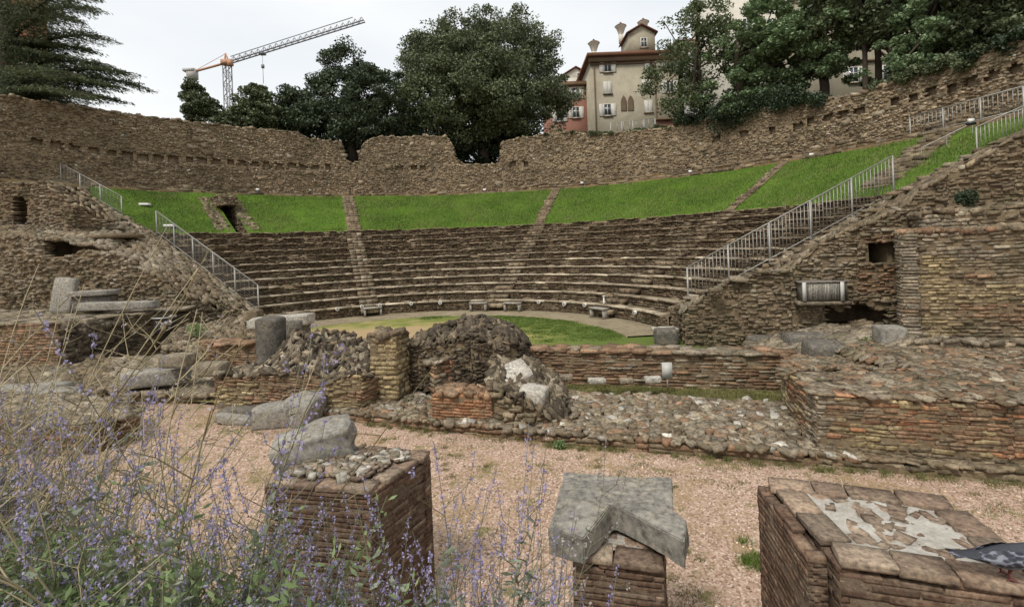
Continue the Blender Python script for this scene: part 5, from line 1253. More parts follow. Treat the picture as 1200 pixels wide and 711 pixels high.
# low red wall, roadside railing
x0_, y0_, z0_ = at(769, 153, 44.0); x1_, _, z1_ = at(812, 140, 44.0)
mb = MB(); mb.box(((x0_ + x1_) / 2, 44, 9.3), ((x1_ - x0_) / 2, .3, z1_ - 9.3)); wall_o = tag(mb.build('red_wall', M['red'], loc=((x0_ + x1_) / 2, 44, 8)), 'low dark red boundary wall between the cream house and the ash tree', 'wall')
mb = MB(); mb.box(((x0_ + x1_) / 2, 43.9, z1_ + (z1_ - 9.3) * 0 + .02 + 0.0), ((x1_ - x0_) / 2 + .1, .45, .08)); o = mb.build('coping', M['trim'], wall_o); o.matrix_parent_inverse = Matrix.Translation(wall_o.location).inverted()
a_ = at(716, 157, 40.0); b_ = at(768, 152, 40.0)
railing((a_[0]*1.06, 42.4, a_[2]*1.06), (b_[0]*1.06, 42.4, b_[2]*1.06), .95, 5, .5, 'white street railing in front of the cream house', bar_r=.02, post=.09, plates=False)
# street terrace those stand on
mb = MB(); mb.box((13, 51, 4.0), (9.5, 9.5, at(740, 157.5, 40.0)[2] - 4.0 - .02)); tag(mb.build('street_terrace', M['hill']), kind='structure')

# ------------------------------------------------------------------ crane
YC = 130.0
def cp(px, py): return np.array(at(px, py, YC))
mast_x = cp(267, 100)[0]; zt_c = cp(267, 76)[2]; zb_c = 5.0
root = tag(empty('tower_crane', (mast_x, YC, zb_c)), 'tower crane with orange counter jib and long grey jib pointing up to the right', 'crane')
T0 = np.array((mast_x, YC, zb_c))
M['csteel'] = simple('grey_crane_steel', (.22, .22, .225, 1), .6, .2, .1); M['corange'] = simple('orange_crane_paint', (.45, .24, .14, 1), .6, 0, .15); M['concrete'] = simple('concrete', (.42, .40, .37, 1), .9, 0, .15)
def cb(mb, n, m): return mb.build(n, m, root)
mb = MB(); hw = .75; H_ = zt_c - zb_c
for sx in (-hw, hw):
    for sy in (-hw, hw): mb.bar((sx, sy, 0), (sx, sy, H_), .2)
n = int(H_ / 1.7)
for k in range(n):
    z0, z1 = H_ * k / n, H_ * (k + 1) / n; s = 1 if k % 2 else -1
    for sy in (-hw, hw): mb.bar((-hw * s, sy, z0), (hw * s, sy, z1), .12); mb.bar((-hw, sy, z1), (hw, sy, z1), .1)
    for sx in (-hw, hw): mb.bar((sx, -hw * s, z0), (sx, hw * s, z1), .12)
cb(mb, 'mast', M['csteel'])
mb = MB(); mb.box((0, 0, H_ + .5), (1.1, 1.1, .6)); mb.bar((-.6, 0, H_ + .5), (-.3, 0, H_ + 3.0), .3); mb.bar((.6, 0, H_ + .5), (-.3, 0, H_ + 3.0), .25); mb.box((1.4, -1.0, H_ + .1), (.6, .5, .8)); cb(mb, 'slewing_platform', M['corange'])
tip = cp(427, 25) - T0; rootp = np.array((1.0, 0, H_ + .6)); tip[1] = 0
mb = MB(); D = tip - rootp; L_ = np.linalg.norm(D); up = np.array((0, 0, 1.))
for sy in (-.6, .6): mb.bar(rootp + (0, sy, 0), tip + (0, sy, 0), .26)
mb.bar(rootp + (0, 0, 1.5), tip + (-3.0, 0, 1.1), .16)
n = 22
for k in range(n):
    p0 = rootp + D * k / n; p1 = rootp + D * (k + .5) / n; p2 = rootp + D * (k + 1) / n
    for sy in (-.6, .6): mb.bar(p0 + (0, sy, 0), p1 + (0, 0, 1.3), .10); mb.bar(p1 + (0, 0, 1.3), p2 + (0, sy, 0), .10)
    mb.bar(p0 + (0, -.6, 0), p0 + (0, .6, 0), .1)
cb(mb, 'jib', M['csteel'])
cw = cp(224, 86) - T0; cw[1] = 0
mb = MB(); mb.bar((-1, 0, H_ + .3), cw + (0, 0, .2), .5, .4); mb.bar((-.4, 0, H_ + 2.8), cw + (1, 0, .6), .09); cb(mb, 'counter_jib', M['corange'])
mb = MB(); mb.box(cw + (0.3, 0, -.3), (1.1, .8, 1.3)); mb.box(cw + (-.2, 0, .7), (1.5, .9, .35)); cb(mb, 'counterweight', M['concrete'])
hk = cp(308, 78) - T0; hk[1] = 0; tq = rootp + D * ((hk[0] - rootp[0]) / D[0])
mb = MB(); mb.box(tq + (0, 0, -.3), (.7, .7, .25)); mb.bar(tq, hk, .07); mb.box(hk, (.3, .3, .45)); mb.bar(hk, hk + (0, 0, -4.5), .10); cb(mb, 'hoist', M['csteel'])

# ------------------------------------------------------------------ trees
def leaf_quads(mb, C, size, aspect=.55, mat=0, flat=0.0, dirs=None):
    N = len(C)
    n = rng.normal(size=(N, 3)); n[:, 2] += flat * 2.5; n /= np.linalg.norm(n, axis=1)[:, None]
    r = rng.normal(size=(N, 3)) if dirs is None else dirs + rng.normal(0, .25, (N, 3))
    x = np.cross(n, r); x /= np.linalg.norm(x, axis=1)[:, None] + 1e-9; y = np.cross(n, x)
    if dirs is not None: x, y = y, x
    s = size * rng.uniform(.6, 1.3, N)[:, None]
    V = np.stack([C - x * s, C + y * s * aspect - x * s * .1, C + x * s, C - y * s * aspect + x * s * .1], 1)
    mb.add(V.reshape(-1, 3), np.arange(4 * N).reshape(-1, 4), mat)
def tree(name, base, h, blobs, label, cat='tree', leaf=.16, n_leaf=16000, clumps=220, mat='oak', trunk_r=.3, cl_r=.8, trunk_to=None, gap=0.0, seed=0, limbs=14, flat=.3, group=None, shell=.55, ctype=None):
    """blobs: list of (cx, cy, cz, rx, ry, rz) relative to base"""
    r = np.random.default_rng(seed + 100)
    root = tag(empty(name, base), label, cat, group)
    vol = np.array([b[3] * b[4] * b[5] for b in blobs]) ** .75; vol /= vol.sum()
    cc = []
    for b, q in zip(blobs, vol):
        n = max(6, int(clumps * q)); d = r.normal(size=(n, 3)); d /= np.linalg.norm(d, axis=1)[:, None]
        rad = r.uniform(shell, 1.0, n) ** .5 * (1 + .16 * r.normal(size=n))
        cc.append(np.array(b[:3]) + d * rad[:, None] * np.array(b[3:]))
    cc = np.vstack(cc)
    if gap: cc = cc[fbm(cc[:, 0] * .6 + seed, cc[:, 2] * .6, seed) > -1 + gap]
    per = n_leaf // len(cc)
    dens = r.uniform(.5, 1.5, len(cc)); idx = np.repeat(np.arange(len(cc)), (per * dens).astype(int))
    cs = (cl_r * r.uniform(.55, 1.25, len(cc)))[idx]
    d = r.normal(size=(len(idx), 3)); d /= np.linalg.norm(d, axis=1)[:, None]; rad = r.random(len(idx)) ** .45
    P = cc[idx] + d * (rad * cs)[:, None] * np.array((1, 1, .62))
    mb = MB(); leaf_quads(mb, P, leaf, flat=flat); mb.build('crown', M[mat], root)
    mb = MB(); zt_ = trunk_to or h * .6; bz_ = np.array([[0, 0, -1.5], [0.1, 0, zt_ * .3], [-.1, .1, zt_ * .7], [0, 0, zt_]]); mb.tube(bz_, [trunk_r * 1.25, trunk_r, trunk_r * .75, trunk_r * .4], 9)
    for k in range(limbs):
        t = cc[r.integers(len(cc))]; s = np.array((0, 0, zt_ * r.uniform(.35, .95))); mid = (s + t) / 2 + np.array((0, 0, -.1 * np.linalg.norm(t - s)))
        mb.tube([s, mid, t], [trunk_r * .4, trunk_r * .25, .03], 6, cap=False)
    mb.build('trunk', M['bark'], root, smooth=True)
    return root
def tpt(px, py, Y): x, y, z = at(px, py, Y); return (x, y, z)
def px_blob(px, py, Y, wpx, hpx, base, dy=0, ry=None):
    x, y, z = at(px, py, Y); k = Y / F_PX
    return (x - base[0], y + dy - base[1], z - base[2], wpx / 2 * k, ry or wpx / 2 * k, hpx / 2 * k)
# big round holm oak
B = (at(566, 170, 45)[0], 45, 8.0)
tree('holm_oak', B, 14, [px_blob(565, 85, 45, 150, 125, B), px_blob(520, 95, 45, 100, 120, B), px_blob(615, 100, 45, 90, 125, B), px_blob(560, 128, 45, 190, 80, B), px_blob(500, 130, 44, 80, 90, B), px_blob(575, 60, 45, 80, 80, B), px_blob(510, 70, 46, 70, 70, B), px_blob(560, 158, 46, 120, 44, B, ry=3), px_blob(495, 65, 45, 60, 60, B), px_blob(540, 40, 45, 70, 44, B), px_blob(598, 45, 45, 80, 50, B), px_blob(630, 80, 45, 55, 70, B), px_blob(560, 110, 43, 130, 110, B), px_blob(545, 80, 44, 120, 90, B), px_blob(600, 105, 43.5, 100, 90, B)],
     'huge round dark evergreen oak standing above the gap in the wall', leaf=.12, n_leaf=170000, clumps=900, mat='oak', trunk_r=.5, cl_r=1.0, seed=1, flat=.2)
# darker evergreens to its left
B = (at(412, 150, 42)[0], 42, 8.0)
tree('evergreen_tree', B, 12, [px_blob(408, 80, 42, 56, 55, B), px_blob(405, 115, 42, 80, 80, B), px_blob(440, 125, 42, 80, 100, B), px_blob(400, 150, 42, 110, 60, B), px_blob(462, 140, 43, 60, 90, B), px_blob(440, 162, 43.5, 110, 40, B, ry=2)],
     'tall dark evergreen with a pointed top, just left of the round oak', leaf=.115, n_leaf=75000, clumps=420, mat='oakd', trunk_r=.4, cl_r=.85, seed=2)
B = (at(346, 140, 42)[0], 42, 9.0)
tree('evergreen_tree', B, 6, [px_blob(340, 122, 42, 36, 40, B), px_blob(355, 135, 42, 50, 50, B), px_blob(334, 146, 42, 46, 34, B)], 'ragged dark evergreen between the tall pointed one and the small bushy one', leaf=.13, n_leaf=22000, clumps=120, mat='oakd', trunk_r=.2, cl_r=.7, seed=3, shell=.2)
B = (at(298, 140, 40)[0], 40, 8.8)
tree('evergreen_tree', B, 5, [px_blob(300, 118, 40, 30, 36, B), px_blob(300, 136, 40, 52, 34, B), px_blob(285, 144, 40, 50, 20, B)], 'small bushy evergreen with a blunt top, right of the crane mast', leaf=.13, n_leaf=22000, clumps=120, mat='oak', trunk_r=.2, cl_r=.55, seed=4)
B = (at(233, 135, 40)[0], 40, 8.8)
tree('evergreen_tree', B, 5, [px_blob(226, 108, 40, 22, 22, B), px_blob(232, 123, 40, 32, 28, B), px_blob(240, 138, 40, 32, 20, B)], 'small lone evergreen leaning right, left of the crane mast', leaf=.12, n_leaf=15000, clumps=80, mat='oak', trunk_r=.15, cl_r=.5, seed=5)
# trees on the right
B = (at(822, 150, 35)[0], 35, 7.4)
tree('ash_tree', B, 10, [px_blob(815, 60, 35, 100, 100, B), px_blob(790, 95, 35, 70, 60, B), px_blob(830, 20, 35, 70, 50, B), px_blob(775, 85, 35, 30, 30, B), px_blob(800, 120, 34, 70, 40, B)], 'light open ash tree with thin leaves in front of the cream house', leaf=.11, n_leaf=11000, clumps=150, mat='ash', trunk_r=.17, cl_r=.75, seed=6, shell=.15, limbs=34, gap=.6, trunk_to=8)
B = (at(868, 130, 33)[0], 33, 7.2)
tree('deodar_cedar', B, 10, [px_blob(880, 60, 33, 110, 70, B), px_blob(900, 90, 33, 120, 60, B), px_blob(862, 110, 33, 80, 60, B), px_blob(900, 25, 33, 100, 70, B), px_blob(930, 60, 33, 70, 70, B)], 'blue green conifer with drooping sprays, right of the ash tree', leaf=.13, n_leaf=34000, clumps=240, mat='bluec', trunk_r=.25, cl_r=.6, seed=7, shell=.1, flat=.8, gap=.72)
B = (at(965, 118, 31)[0], 31, 7.2)
tree('conifer', B, 11, [px_blob(968, 40, 31, 100, 90, B), px_blob(960, 75, 31, 80, 50, B), px_blob(990, 10, 31, 90, 60, B), px_blob(935, 30, 31, 60, 70, B)], 'conifer with a thick dark trunk, right of the blue green one', leaf=.12, n_leaf=26000, clumps=170, mat='bluec', trunk_r=.27, cl_r=.55, seed=8, shell=.1, flat=.6, gap=.8)
B = (at(1013, 105, 29)[0], 29, 7.0)
tree('slim_tree', B, 11, [px_blob(1015, 10, 29, 100, 60, B), px_blob(1035, 35, 29, 70, 40, B), px_blob(1000, -30, 29, 120, 60, B)], 'slim dark trunked tree in front of the pale yellow house, left of a pair', leaf=.12, n_leaf=13000, clumps=120, mat='oak', trunk_r=.13, cl_r=.7, seed=9, shell=.1, trunk_to=11, gap=.8)
B = (at(1033, 100, 29)[0], 29.3, 7.0)
tree('slim_tree', B, 11, [px_blob(1050, 20, 29, 80, 60, B), px_blob(1040, -20, 29, 100, 60, B)], 'slim straight tree in front of the pale yellow house, right of a pair', leaf=.12, n_leaf=9000, clumps=90, mat='oakd', trunk_r=.17, cl_r=.7, seed=10, shell=.1, trunk_to=11, gap=.4)
B = (at(1100, 60, 26)[0], 26, 7.0)
tree('conifer', B, 9, [px_blob(1080, 60, 26, 100, 60, B), px_blob(1110, 30, 26, 120, 70, B), px_blob(1080, 85, 25, 80, 40, B), px_blob(1100, -10, 26, 140, 60, B)], 'dense conifer with a curved pale limb above the right wall', leaf=.11, n_leaf=30000, clumps=200, mat='bluec', trunk_r=.22, cl_r=.5, seed=11, shell=.1, flat=.5, gap=.5)
B = (at(1175, 30, 24)[0], 24.5, 7.0)
tree('evergreen_tree', B, 8, [px_blob(1160, 20, 24, 110, 60, B), px_blob(1200, 0, 24, 140, 80, B), px_blob(1230, 30, 23, 120, 60, B), px_blob(1150, 45, 24, 70, 30, B), px_blob(1150, -30, 24, 160, 60, B)], 'dark evergreen hanging over the wall at the top right corner', leaf=.11, n_leaf=36000, clumps=220, mat='oak', trunk_r=.25, cl_r=.5, seed=12, shell=.1, gap=.4)
# backdrop trees at right and behind the gap
B = (at(1060, 60, 36)[0], 36, 8.0)
tree('evergreen_tree', B, 9, [px_blob(1090, 30, 36, 160, 110, B), px_blob(1190, 10, 36, 160, 120, B), px_blob(980, -10, 37, 160, 90, B)], 'broad dark tree mass behind the conifers at the top right', leaf=.16, n_leaf=22000, clumps=120, mat='oak', trunk_r=.3, cl_r=.9, seed=13, shell=.1, gap=.6)
B = (at(556, 190, 40)[0], 45, 6.0)
tree('dark_shrub', B, 3, [px_blob(558, 182, 45, 90, 46, B, ry=1.6), px_blob(520, 168, 45, 90, 40, B, ry=1.6), px_blob(600, 165, 45, 90, 34, B, ry=1.6), px_blob(412, 182, 44, 44, 44, B, ry=1.4), px_blob(450, 162, 44, 80, 36, B, ry=1.6)], 'very dark undergrowth filling the gaps in the wall below the round oak', cat='shrub', leaf=.16, n_leaf=20000, clumps=160, mat='ivy', trunk_r=.2, cl_r=.9, seed=14, shell=.0)
# ivy and shrubs on the crest of the right wall
def crest(px0, px1, n, hpx, label, seed, mat='ivy', Yo=.6, nl=9000):
    r = np.random.default_rng(seed); mb = MB(); C = []
    for px in np.linspace(px0, px1, n):
        py = np.interp(px, [p[0] for p in prof_px], [p[1] for p in prof_px]) - r.uniform(0, hpx * .55) + r.uniform(0, hpx * .5) * (r.random() < .5)
        x, y, z = at_ring(px, py, RW + r.uniform(-.15, .8)); k = y / F_PX; m = nl // n
        d = r.normal(size=(m, 3)); d /= np.linalg.norm(d, axis=1)[:, None]; C.append(np.array((x, y, z)) + d * (r.random(m) ** .5)[:, None] * np.array((hpx * .9, hpx * .6, hpx * .5)) * k * r.uniform(.5, 1.1))
    C = np.vstack(C); leaf_quads(mb, C, .075, flat=.2); return tag(mb.build('ivy_shrub', M[mat], loc=tuple(C.mean(0))), label, 'shrub')
crest(800, 960, 26, 20, 'dark ivy hanging over the wall below the ash and the blue green conifer', 21, nl=16000)
crest(840, 935, 10, 34, 'taller dark bush on the wall under the blue green conifer', 24, nl=9000)
crest(1030, 1130, 14, 16, 'leafy growth on the wall top below the pale yellow house', 22, 'oak', nl=8000)
crest(640, 800, 22, 6, 'thin weeds along the wall top below the cream house', 23, 'ash', nl=3500)
crest(1130, 1240, 12, 20, 'dark shrubs on the wall top at the right edge', 25, 'ivy', nl=9000)

# ------------------------------------------------------------------ spreading cedar at top left
BC = np.array((at(8, 100, 31)[0], 31.0, 8.5)); root = tag(empty('spreading_cedar', BC), 'old spreading cedar with layered drooping branches at the top left', 'tree')
mb = MB(); mb.tube([(0, 0, -1), (.1, 0, 3), (-.2, 0, 8), (0, 0, 14), (0, 0, 20)], [.7, .6, .5, .35, .15], 12); mb.tube([(0.2, 0, 1.5), (-1.0, -.3, 4), (-2.5, -.5, 6)], [.3, .2, .1], 8)
LQ = []; LD = []
r = np.random.default_rng(77)
tips = [(165, 100), (150, 85), (118, 42), (112, 10), (140, 118), (95, 125), (110, 60), (100, 28), (88, -10), (130, 100), (90, 110), (75, 85), (60, 50), (120, 75), (85, 0), (70, 65),
        (-60, 20), (-80, 60), (-60, 90), (40, 105), (20, 70), (50, 20), (30, -10), (-30, 110), (55, 118), (20, 40), (10, 95), (90, -30), (60, -50), (40, 60), (25, 10), (45, 85)]
for i, (px, py) in enumerate(tips):
    Yt = 31 + r.uniform(-5.5, 3.0) * (.35 if px > 100 else 1); t = np.array(at(px, py, Yt)) - BC
    s = np.array((0, 0, max(1.0, t[2] + r.uniform(-.6, .8)))); L = np.linalg.norm(t - s); m1 = s + (t - s) * .45 + np.array((0, 0, .13 * L))
    pts = np.array([s + (t - s) * q + np.array((0, 0, .42 * L * q * (1 - q) * .6)) for q in np.linspace(0, 1, 9)])
    mb.tube(pts, np.linspace(.16, .02, 9), 6, cap=False)
    d = (t - s) / L; side = np.cross(d, (0, 0, 1)); side /= np.linalg.norm(side) + 1e-9
    n = int(L * 11)
    for k in range(n):
        q = .14 + .86 * (k / n); p = s + (t - s) * q + np.array((0, 0, .42 * L * q * (1 - q) * .6))
        sl_ = (1.15 - q * .75) * min(2.6, .32 * L) * r.uniform(.3, 1.05) * (1 if k % 2 else -1)
        e = p + side * sl_ + d * abs(sl_) * .65 + np.array((0, 0, -.16 * abs(sl_) + r.uniform(-.1, .12)))
        if k % 3 == 0: mb.tube([p, (p + e) / 2 + (0, 0, .05), e], [.025, .018, .008], 4, cap=False)
        m = int(34 * abs(sl_)) + 5; u_ = r.random(m); Q = p + (e - p) * u_[:, None] + r.normal(0, 1, (m, 3)) * np.array((.12, .12, .045)); Q[:, 2] -= .05
        LQ.append(Q); LD.append(np.tile((e - p) / (np.linalg.norm(e - p) + 1e-6) + np.array((0, 0, -.35)), (m, 1)))
mb.build('trunk', M['bark'], root, smooth=True)
mb = MB(); leaf_quads(mb, np.vstack(LQ), .105, aspect=.22, dirs=np.vstack(LD)); mb.build('crown', M['cedar'], root)
# ------------------------------------------------------------------ planting bed at the viewer's feet
mb = MB(); n1, n2 = 60, 40
def bed_z(x, y):
    edge = np.interp(x, [-9, -5, -2.6, -1.6, .3, 1.4, 2.2], [4.4, 3.6, 2.9, 2.0, 1.75, 1.45, 1.0])
    t = np.clip((edge - y) / .5, 0, 1); t = t * t * (3 - 2 * t)
    top = np.interp(x, [-6, -2, 1], [-1.7, -1.45, -1.42])
    return ZG - .05 + (top - ZG) * t + .06 * fbm(np.asarray(x) * 2, np.asarray(y) * 2, 7) * t
gx, gy = np.meshgrid(np.linspace(-9, 2.3, n1), np.linspace(-2, 5.4, n2), indexing='ij')
V = np.stack([gx, gy, bed_z(gx, gy)], 2).reshape(-1, 3); ii, jj = np.meshgrid(np.arange(n1 - 1), np.arange(n2 - 1), indexing='ij'); ii = ii.ravel(); jj = jj.ravel()
mb.add(V, np.stack([ii * n2 + jj, (ii + 1) * n2 + jj, (ii + 1) * n2 + jj + 1, ii * n2 + jj + 1], 1)); tag(mb.build('planted_bank', M['soil'], smooth=True), kind='structure')

# ------------------------------------------------------------------ plants
def stem_pts(r, L, lean, az, base=(0, 0, 0), n=8, droop=.25):
    t = np.linspace(0, 1, n); d = np.array((math.cos(az), math.sin(az), 0))
    w1, w2 = r.normal(0, .02, 2)
    h = L * (t - droop * lean * t ** 2 * .5); o = L * lean * (t + .5 * t ** 2) / 1.5
    return np.array(base) + d * o[:, None] + np.array((0, 0, 1.)) * h[:, None] + np.stack([w1 * np.sin(t * 6), w2 * np.sin(t * 5 + 1), 0 * t], 1)
def tubes(mb, paths, r0, r1, mat=0, k=3):
    for p in paths: mb.tube(p, np.linspace(r0, r1, len(p)), k, mat, cap=False)
def sage_proto(seed, nst=9, H=.95, flower=True, fl='flower', leafy=1.0, name='sage_plant'):
    r = np.random.default_rng(seed); root = empty(name, (0, 0, 0)); ms, ml, mf = MB(), MB(), MB(); FP = []; LP_ = []; LDr = []
    for s in range(nst):
        az = r.uniform(0, 2 * PI); L = H * r.uniform(.55, 1.1); P = stem_pts(r, L, r.uniform(.08, .55), az, (r.normal(0, .05), r.normal(0, .05), 0))
        ms.tube(P, np.linspace(.0024, .0010, len(P)), 3, 0, cap=False)
        T = lambda q: np.array([np.interp(q, np.linspace(0, 1, len(P)), P[:, j]) for j in range(3)])
        spikes = [(T(.62), P[-1])]
        for b in range(r.integers(3, 8)):
            q = r.uniform(.35, .85); p = T(q); a2 = r.uniform(0, 2 * PI); l2 = L * r.uniform(.10, .28) * (1.3 - q)
            e = p + np.array((math.cos(a2) * .5, math.sin(a2) * .5, .85)) * l2 * 1.6; m = (p + e) / 2 + np.array((math.cos(a2), math.sin(a2), -.2)) * l2 * .25
            ms.tube([p, m, e], [.0013, .0011, .0007], 3, 0, cap=False); spikes.append((m, e))
        if flower:
            for a, b in spikes:
                l = np.linalg.norm(b - a); nw = max(3, int(l / .013))
                for w_ in range(nw):
                    if r.random() < .38: continue
                    c = a + (b - a) * (w_ + .5) / nw; m = r.integers(3, 7); FP.append(c + r.normal(0, .0045, (m, 3)))
        for k in range(int(26 * leafy)):
            q = r.uniform(.03, .72); p = T(q); a2 = r.uniform(0, 2 * PI); d = np.array((math.cos(a2), math.sin(a2), r.uniform(-.2, .7)))
            m = 3; LP_.append(p + d * np.array([.012, .024, .036])[:, None] * (1.2 - .6 * q)); LDr.append(np.tile(d, (m, 1)))
    ms.build('stems', M['gstem'], root)
    leaf_quads(ml, np.vstack(LP_), .017, aspect=.34, dirs=np.vstack(LDr)); ml.build('leaves', M['sageleaf'], root)
    if FP: leaf_quads(mf, np.vstack(FP), .0048, aspect=.7); mf.build('flowers', M[fl], root)
    return root
def weed_proto(seed, nst=11, H=1.15):
    r = np.random.default_rng(seed); root = empty('dry_weed', (0, 0, 0)); ms, mf = MB(), MB(); FP = []
    for s in range(nst):
        az = r.uniform(0, 2 * PI); L = H * r.uniform(.5, 1.1); P = stem_pts(r, L, r.uniform(.15, .85), az, (r.normal(0, .07), r.normal(0, .07), 0), n=9)
        ms.tube(P, np.linspace(.0036, .0014, len(P)), 3, 0, cap=False)
        T = lambda q: np.array([np.interp(q, np.linspace(0, 1, len(P)), P[:, j]) for j in range(3)])
        for b in range(r.integers(5, 11)):
            q = r.uniform(.25, .95); p = T(q); a2 = r.uniform(0, 2 * PI); l2 = L * r.uniform(.12, .4) * (1.25 - q)
            e = p + np.array((math.cos(a2) * .8, math.sin(a2) * .8, r.uniform(.2, .9))) * l2; m = (p + e) / 2 + r.normal(0, .01, 3)
            ms.tube([p, m, e], [.0021, .0016, .0010], 3, 0, cap=False)
            k = r.integers(4, 10); FP.append(m + (e - m) * r.random((k, 1)) + r.normal(0, .006, (k, 3)))
            e2 = m + np.array((math.cos(a2 + 1.2), math.sin(a2 + 1.2), .5)) * l2 * .4; ms.tube([m, e2], [.0015, .0009], 3, 0, cap=False)
    ms.build('stems', M['drystem'], root); leaf_quads(mf, np.vstack(FP), .0055, aspect=.5); mf.build('flowers', M['calyx'], root)
    return root
def leafy_proto(seed, n=70, H=.4):
    r = np.random.default_rng(seed); root = empty('leafy_weed', (0, 0, 0)); ms, ml = MB(), MB(); P_, D_ = [], []
    for s in range(14):
        az = r.uniform(0, 2 * PI); P = stem_pts(r, H * r.uniform(.5, 1.2), r.uniform(.2, .8), az, (r.normal(0, .06), r.normal(0, .06), 0), n=6); ms.tube(P, np.linspace(.003, .001, 6), 3, 0, cap=False)
        for k in range(int(n * .8)):
            q = r.uniform(.1, 1) * 5; i = min(4, int(q)); p = P[i] + (P[i + 1] - P[i]) * (q - i); a2 = r.uniform(0, 2 * PI); d = np.array((math.cos(a2), math.sin(a2), r.uniform(0, .8))); P_.append([p + d * .02]); D_.append([d])
    ms.build('stems', M['gstem'], root); leaf_quads(ml, np.vstack(P_), .0125, aspect=.30, dirs=np.vstack(D_)); ml.build('leaves', M['greenleaf'], root)
    return root
used = set()
def place(proto, px, Y, s, z=None, label=None, cat=None, group=None, lean=(0, 0)):
    o = proto if id(proto) not in used else copy_tree(proto); used.add(id(proto))
    x = (px - X0) / F_PX * Y + .038 * Y * .55
    o.location = (x, Y, float(bed_z(x, Y)) if z is None else z); o.scale = (s, s, s); o.rotation_euler = (lean[0], lean[1], random.uniform(0, 6.28)); tag(o, label, cat, group); return o
S = [sage_proto(201, 9), sage_proto(202, 7, 1.05), sage_proto(203, 11, .85), sage_proto(204, 6, 1.1, leafy=.6)]
GS = [sage_proto(241, 5, 1.0, flower=False, leafy=2.2), sage_proto(242, 6, .9, flower=False, leafy=2.4)]
SP = [sage_proto(211, 7, 1.0, fl='calyx', leafy=.5), sage_proto(212, 5, 1.05, fl='calyx', leafy=.4)]
Wd = [weed_proto(221), weed_proto(222, 13, 1.0), weed_proto(223, 9, 1.3)]
Lf = [leafy_proto(231), leafy_proto(232, 90, .5)]
rs = random.Random(5)
for i in range(60):      # dry tangle at the left
    px = rs.uniform(-80, 255); Y = rs.uniform(1.5, 2.9); place(Wd[i % 3], px, Y, rs.uniform(.8, 1.3) * (.80 + .14 * Y) * (1.12 if px < 170 else .85), label='dry straw coloured weed with thin branching stems, in the dense tangle at the left edge', cat='weed', group='dry weeds in the left tangle')
for i in range(60):
    place(S[i % 4], rs.uniform(-60, 290), rs.uniform(1.3, 2.6), rs.uniform(.85, 1.25), label='sage plant with grey leaves and a few violet spikes, among the dry weeds at left', cat='flowering plant', group='sage plants among the dry weeds')
for i in range(130):
    place(Lf[i % 2], rs.uniform(-60, 290), rs.uniform(1.1, 2.7), rs.uniform(.9, 1.6), label='low green leafy weed at the bottom left corner', cat='weed', group='leafy weeds along the bottom left')
for i in range(22):
    place(S[i % 4], rs.uniform(255, 500), rs.uniform(1.35, 1.85), rs.uniform(.62, .86), label='violet flowered sage plant in front of the left brick pillar', cat='flowering plant', group='sage plants in front of the left pillar')
for i, (px, Y, s) in enumerate(((522, 1.55, 1.35), (512, 1.5, 1.25), (486, 1.6, 1.35), (440, 1.6, 1.15), (500, 1.7, 1.0), (590, 1.5, .85), (625, 1.45, .8), (560, 1.4, .75), (610, 1.6, .8), (540, 1.5, .9), (575, 1.65, .95), (470, 1.6, 1.1), (535, 1.45, 1.0), (600, 1.4, .9), (640, 1.5, .85), (555, 1.55, 1.0), (510, 1.35, .9))):
    place(S[(i + 1) % 4], px, Y, s, label='slender violet sage plant between the left pillar and the notched capstone', cat='flowering plant', group='sage plants between the two left pillars')
for i, (px, Y, s, ln) in enumerate(((575, 1.2, .80, .35), (640, 1.15, .7, .3), (700, 1.1, .55, .1), (545, 1.3, .9, .2), (770, 1.2, .42, 0), (610, 1.05, .62, .2))):
    place(SP[i % 2], px, Y, s, lean=(0, ln), label='pale faded sage plant with fuzzy grey spikes leaning across the narrow pillar', cat='flowering plant', group='faded sage plants before the narrow pillar')
for i, (px, Y, s) in enumerate(((465, 1.45, 1.15), (440, 1.5, .95), (405, 1.4, .9), (350, 1.4, .85), (300, 1.5, 1.0), (600, 1.3, .7), (640, 1.2, .6), (520, 1.3, .8))):
    place(GS[i % 2], px, Y, s, label='flowerless grey green leafy sage stem standing before the left pillar', cat='plant', group='leafy sage stems without flowers')
for i in range(12):
    place(Lf[i % 2], rs.uniform(320, 640), rs.uniform(1.1, 1.5), rs.uniform(.5, .85), label='small green weed at the bottom edge below the violet flowers', cat='weed', group='small weeds at the bottom edge')

# ------------------------------------------------------------------ ground litter
def scat_mask(x, y): return (y < kerb_y(x) - .05)
n = 9000; X = rng.uniform(-9, 11, n); Y = rng.uniform(3.0, 11.5, n) ; k = scat_mask(X, Y); X = X[k]; Y = Y[k]; n = len(X)
mb = MB(); s_ = rng.uniform(.006, .017, n); A = tilt(frames(np.cos(X * 50), np.sin(X * 50)), .5); stones(mb, np.stack([X, Y, ZG + s_ * .4], 1), A, np.stack([s_, s_ * .8, s_ * .55], 1), lod=0, jit=.25)
tag(mb.build('pebbles', stone_mat('pebble', [srgb(150, 118, 96), srgb(196, 166, 142), srgb(214, 196, 176), srgb(140, 124, 108)], 30)), 'small pale and pink pebbles scattered over the gravel court', 'pebbles', kind='stuff')
def tufts(name, cx, cy, rad, per, h, w, mat, zf, label, cat='grass'):
    X = np.repeat(cx, per) + rng.normal(0, 1, len(cx) * per) * np.repeat(rad, per); Y = np.repeat(cy, per) + rng.normal(0, 1, len(cx) * per) * np.repeat(rad, per) * .8
    return tag(blades(name, X, Y, zf(X, Y), h, w, mat, .5), label, cat)
cx = rng.uniform(-8, 11, 1100); cy = rng.uniform(3.2, 11, 1100); k = scat_mask(cx, cy) & (fbm(cx * .8, cy * .8, 33) > .0); cx = cx[k]; cy = cy[k]
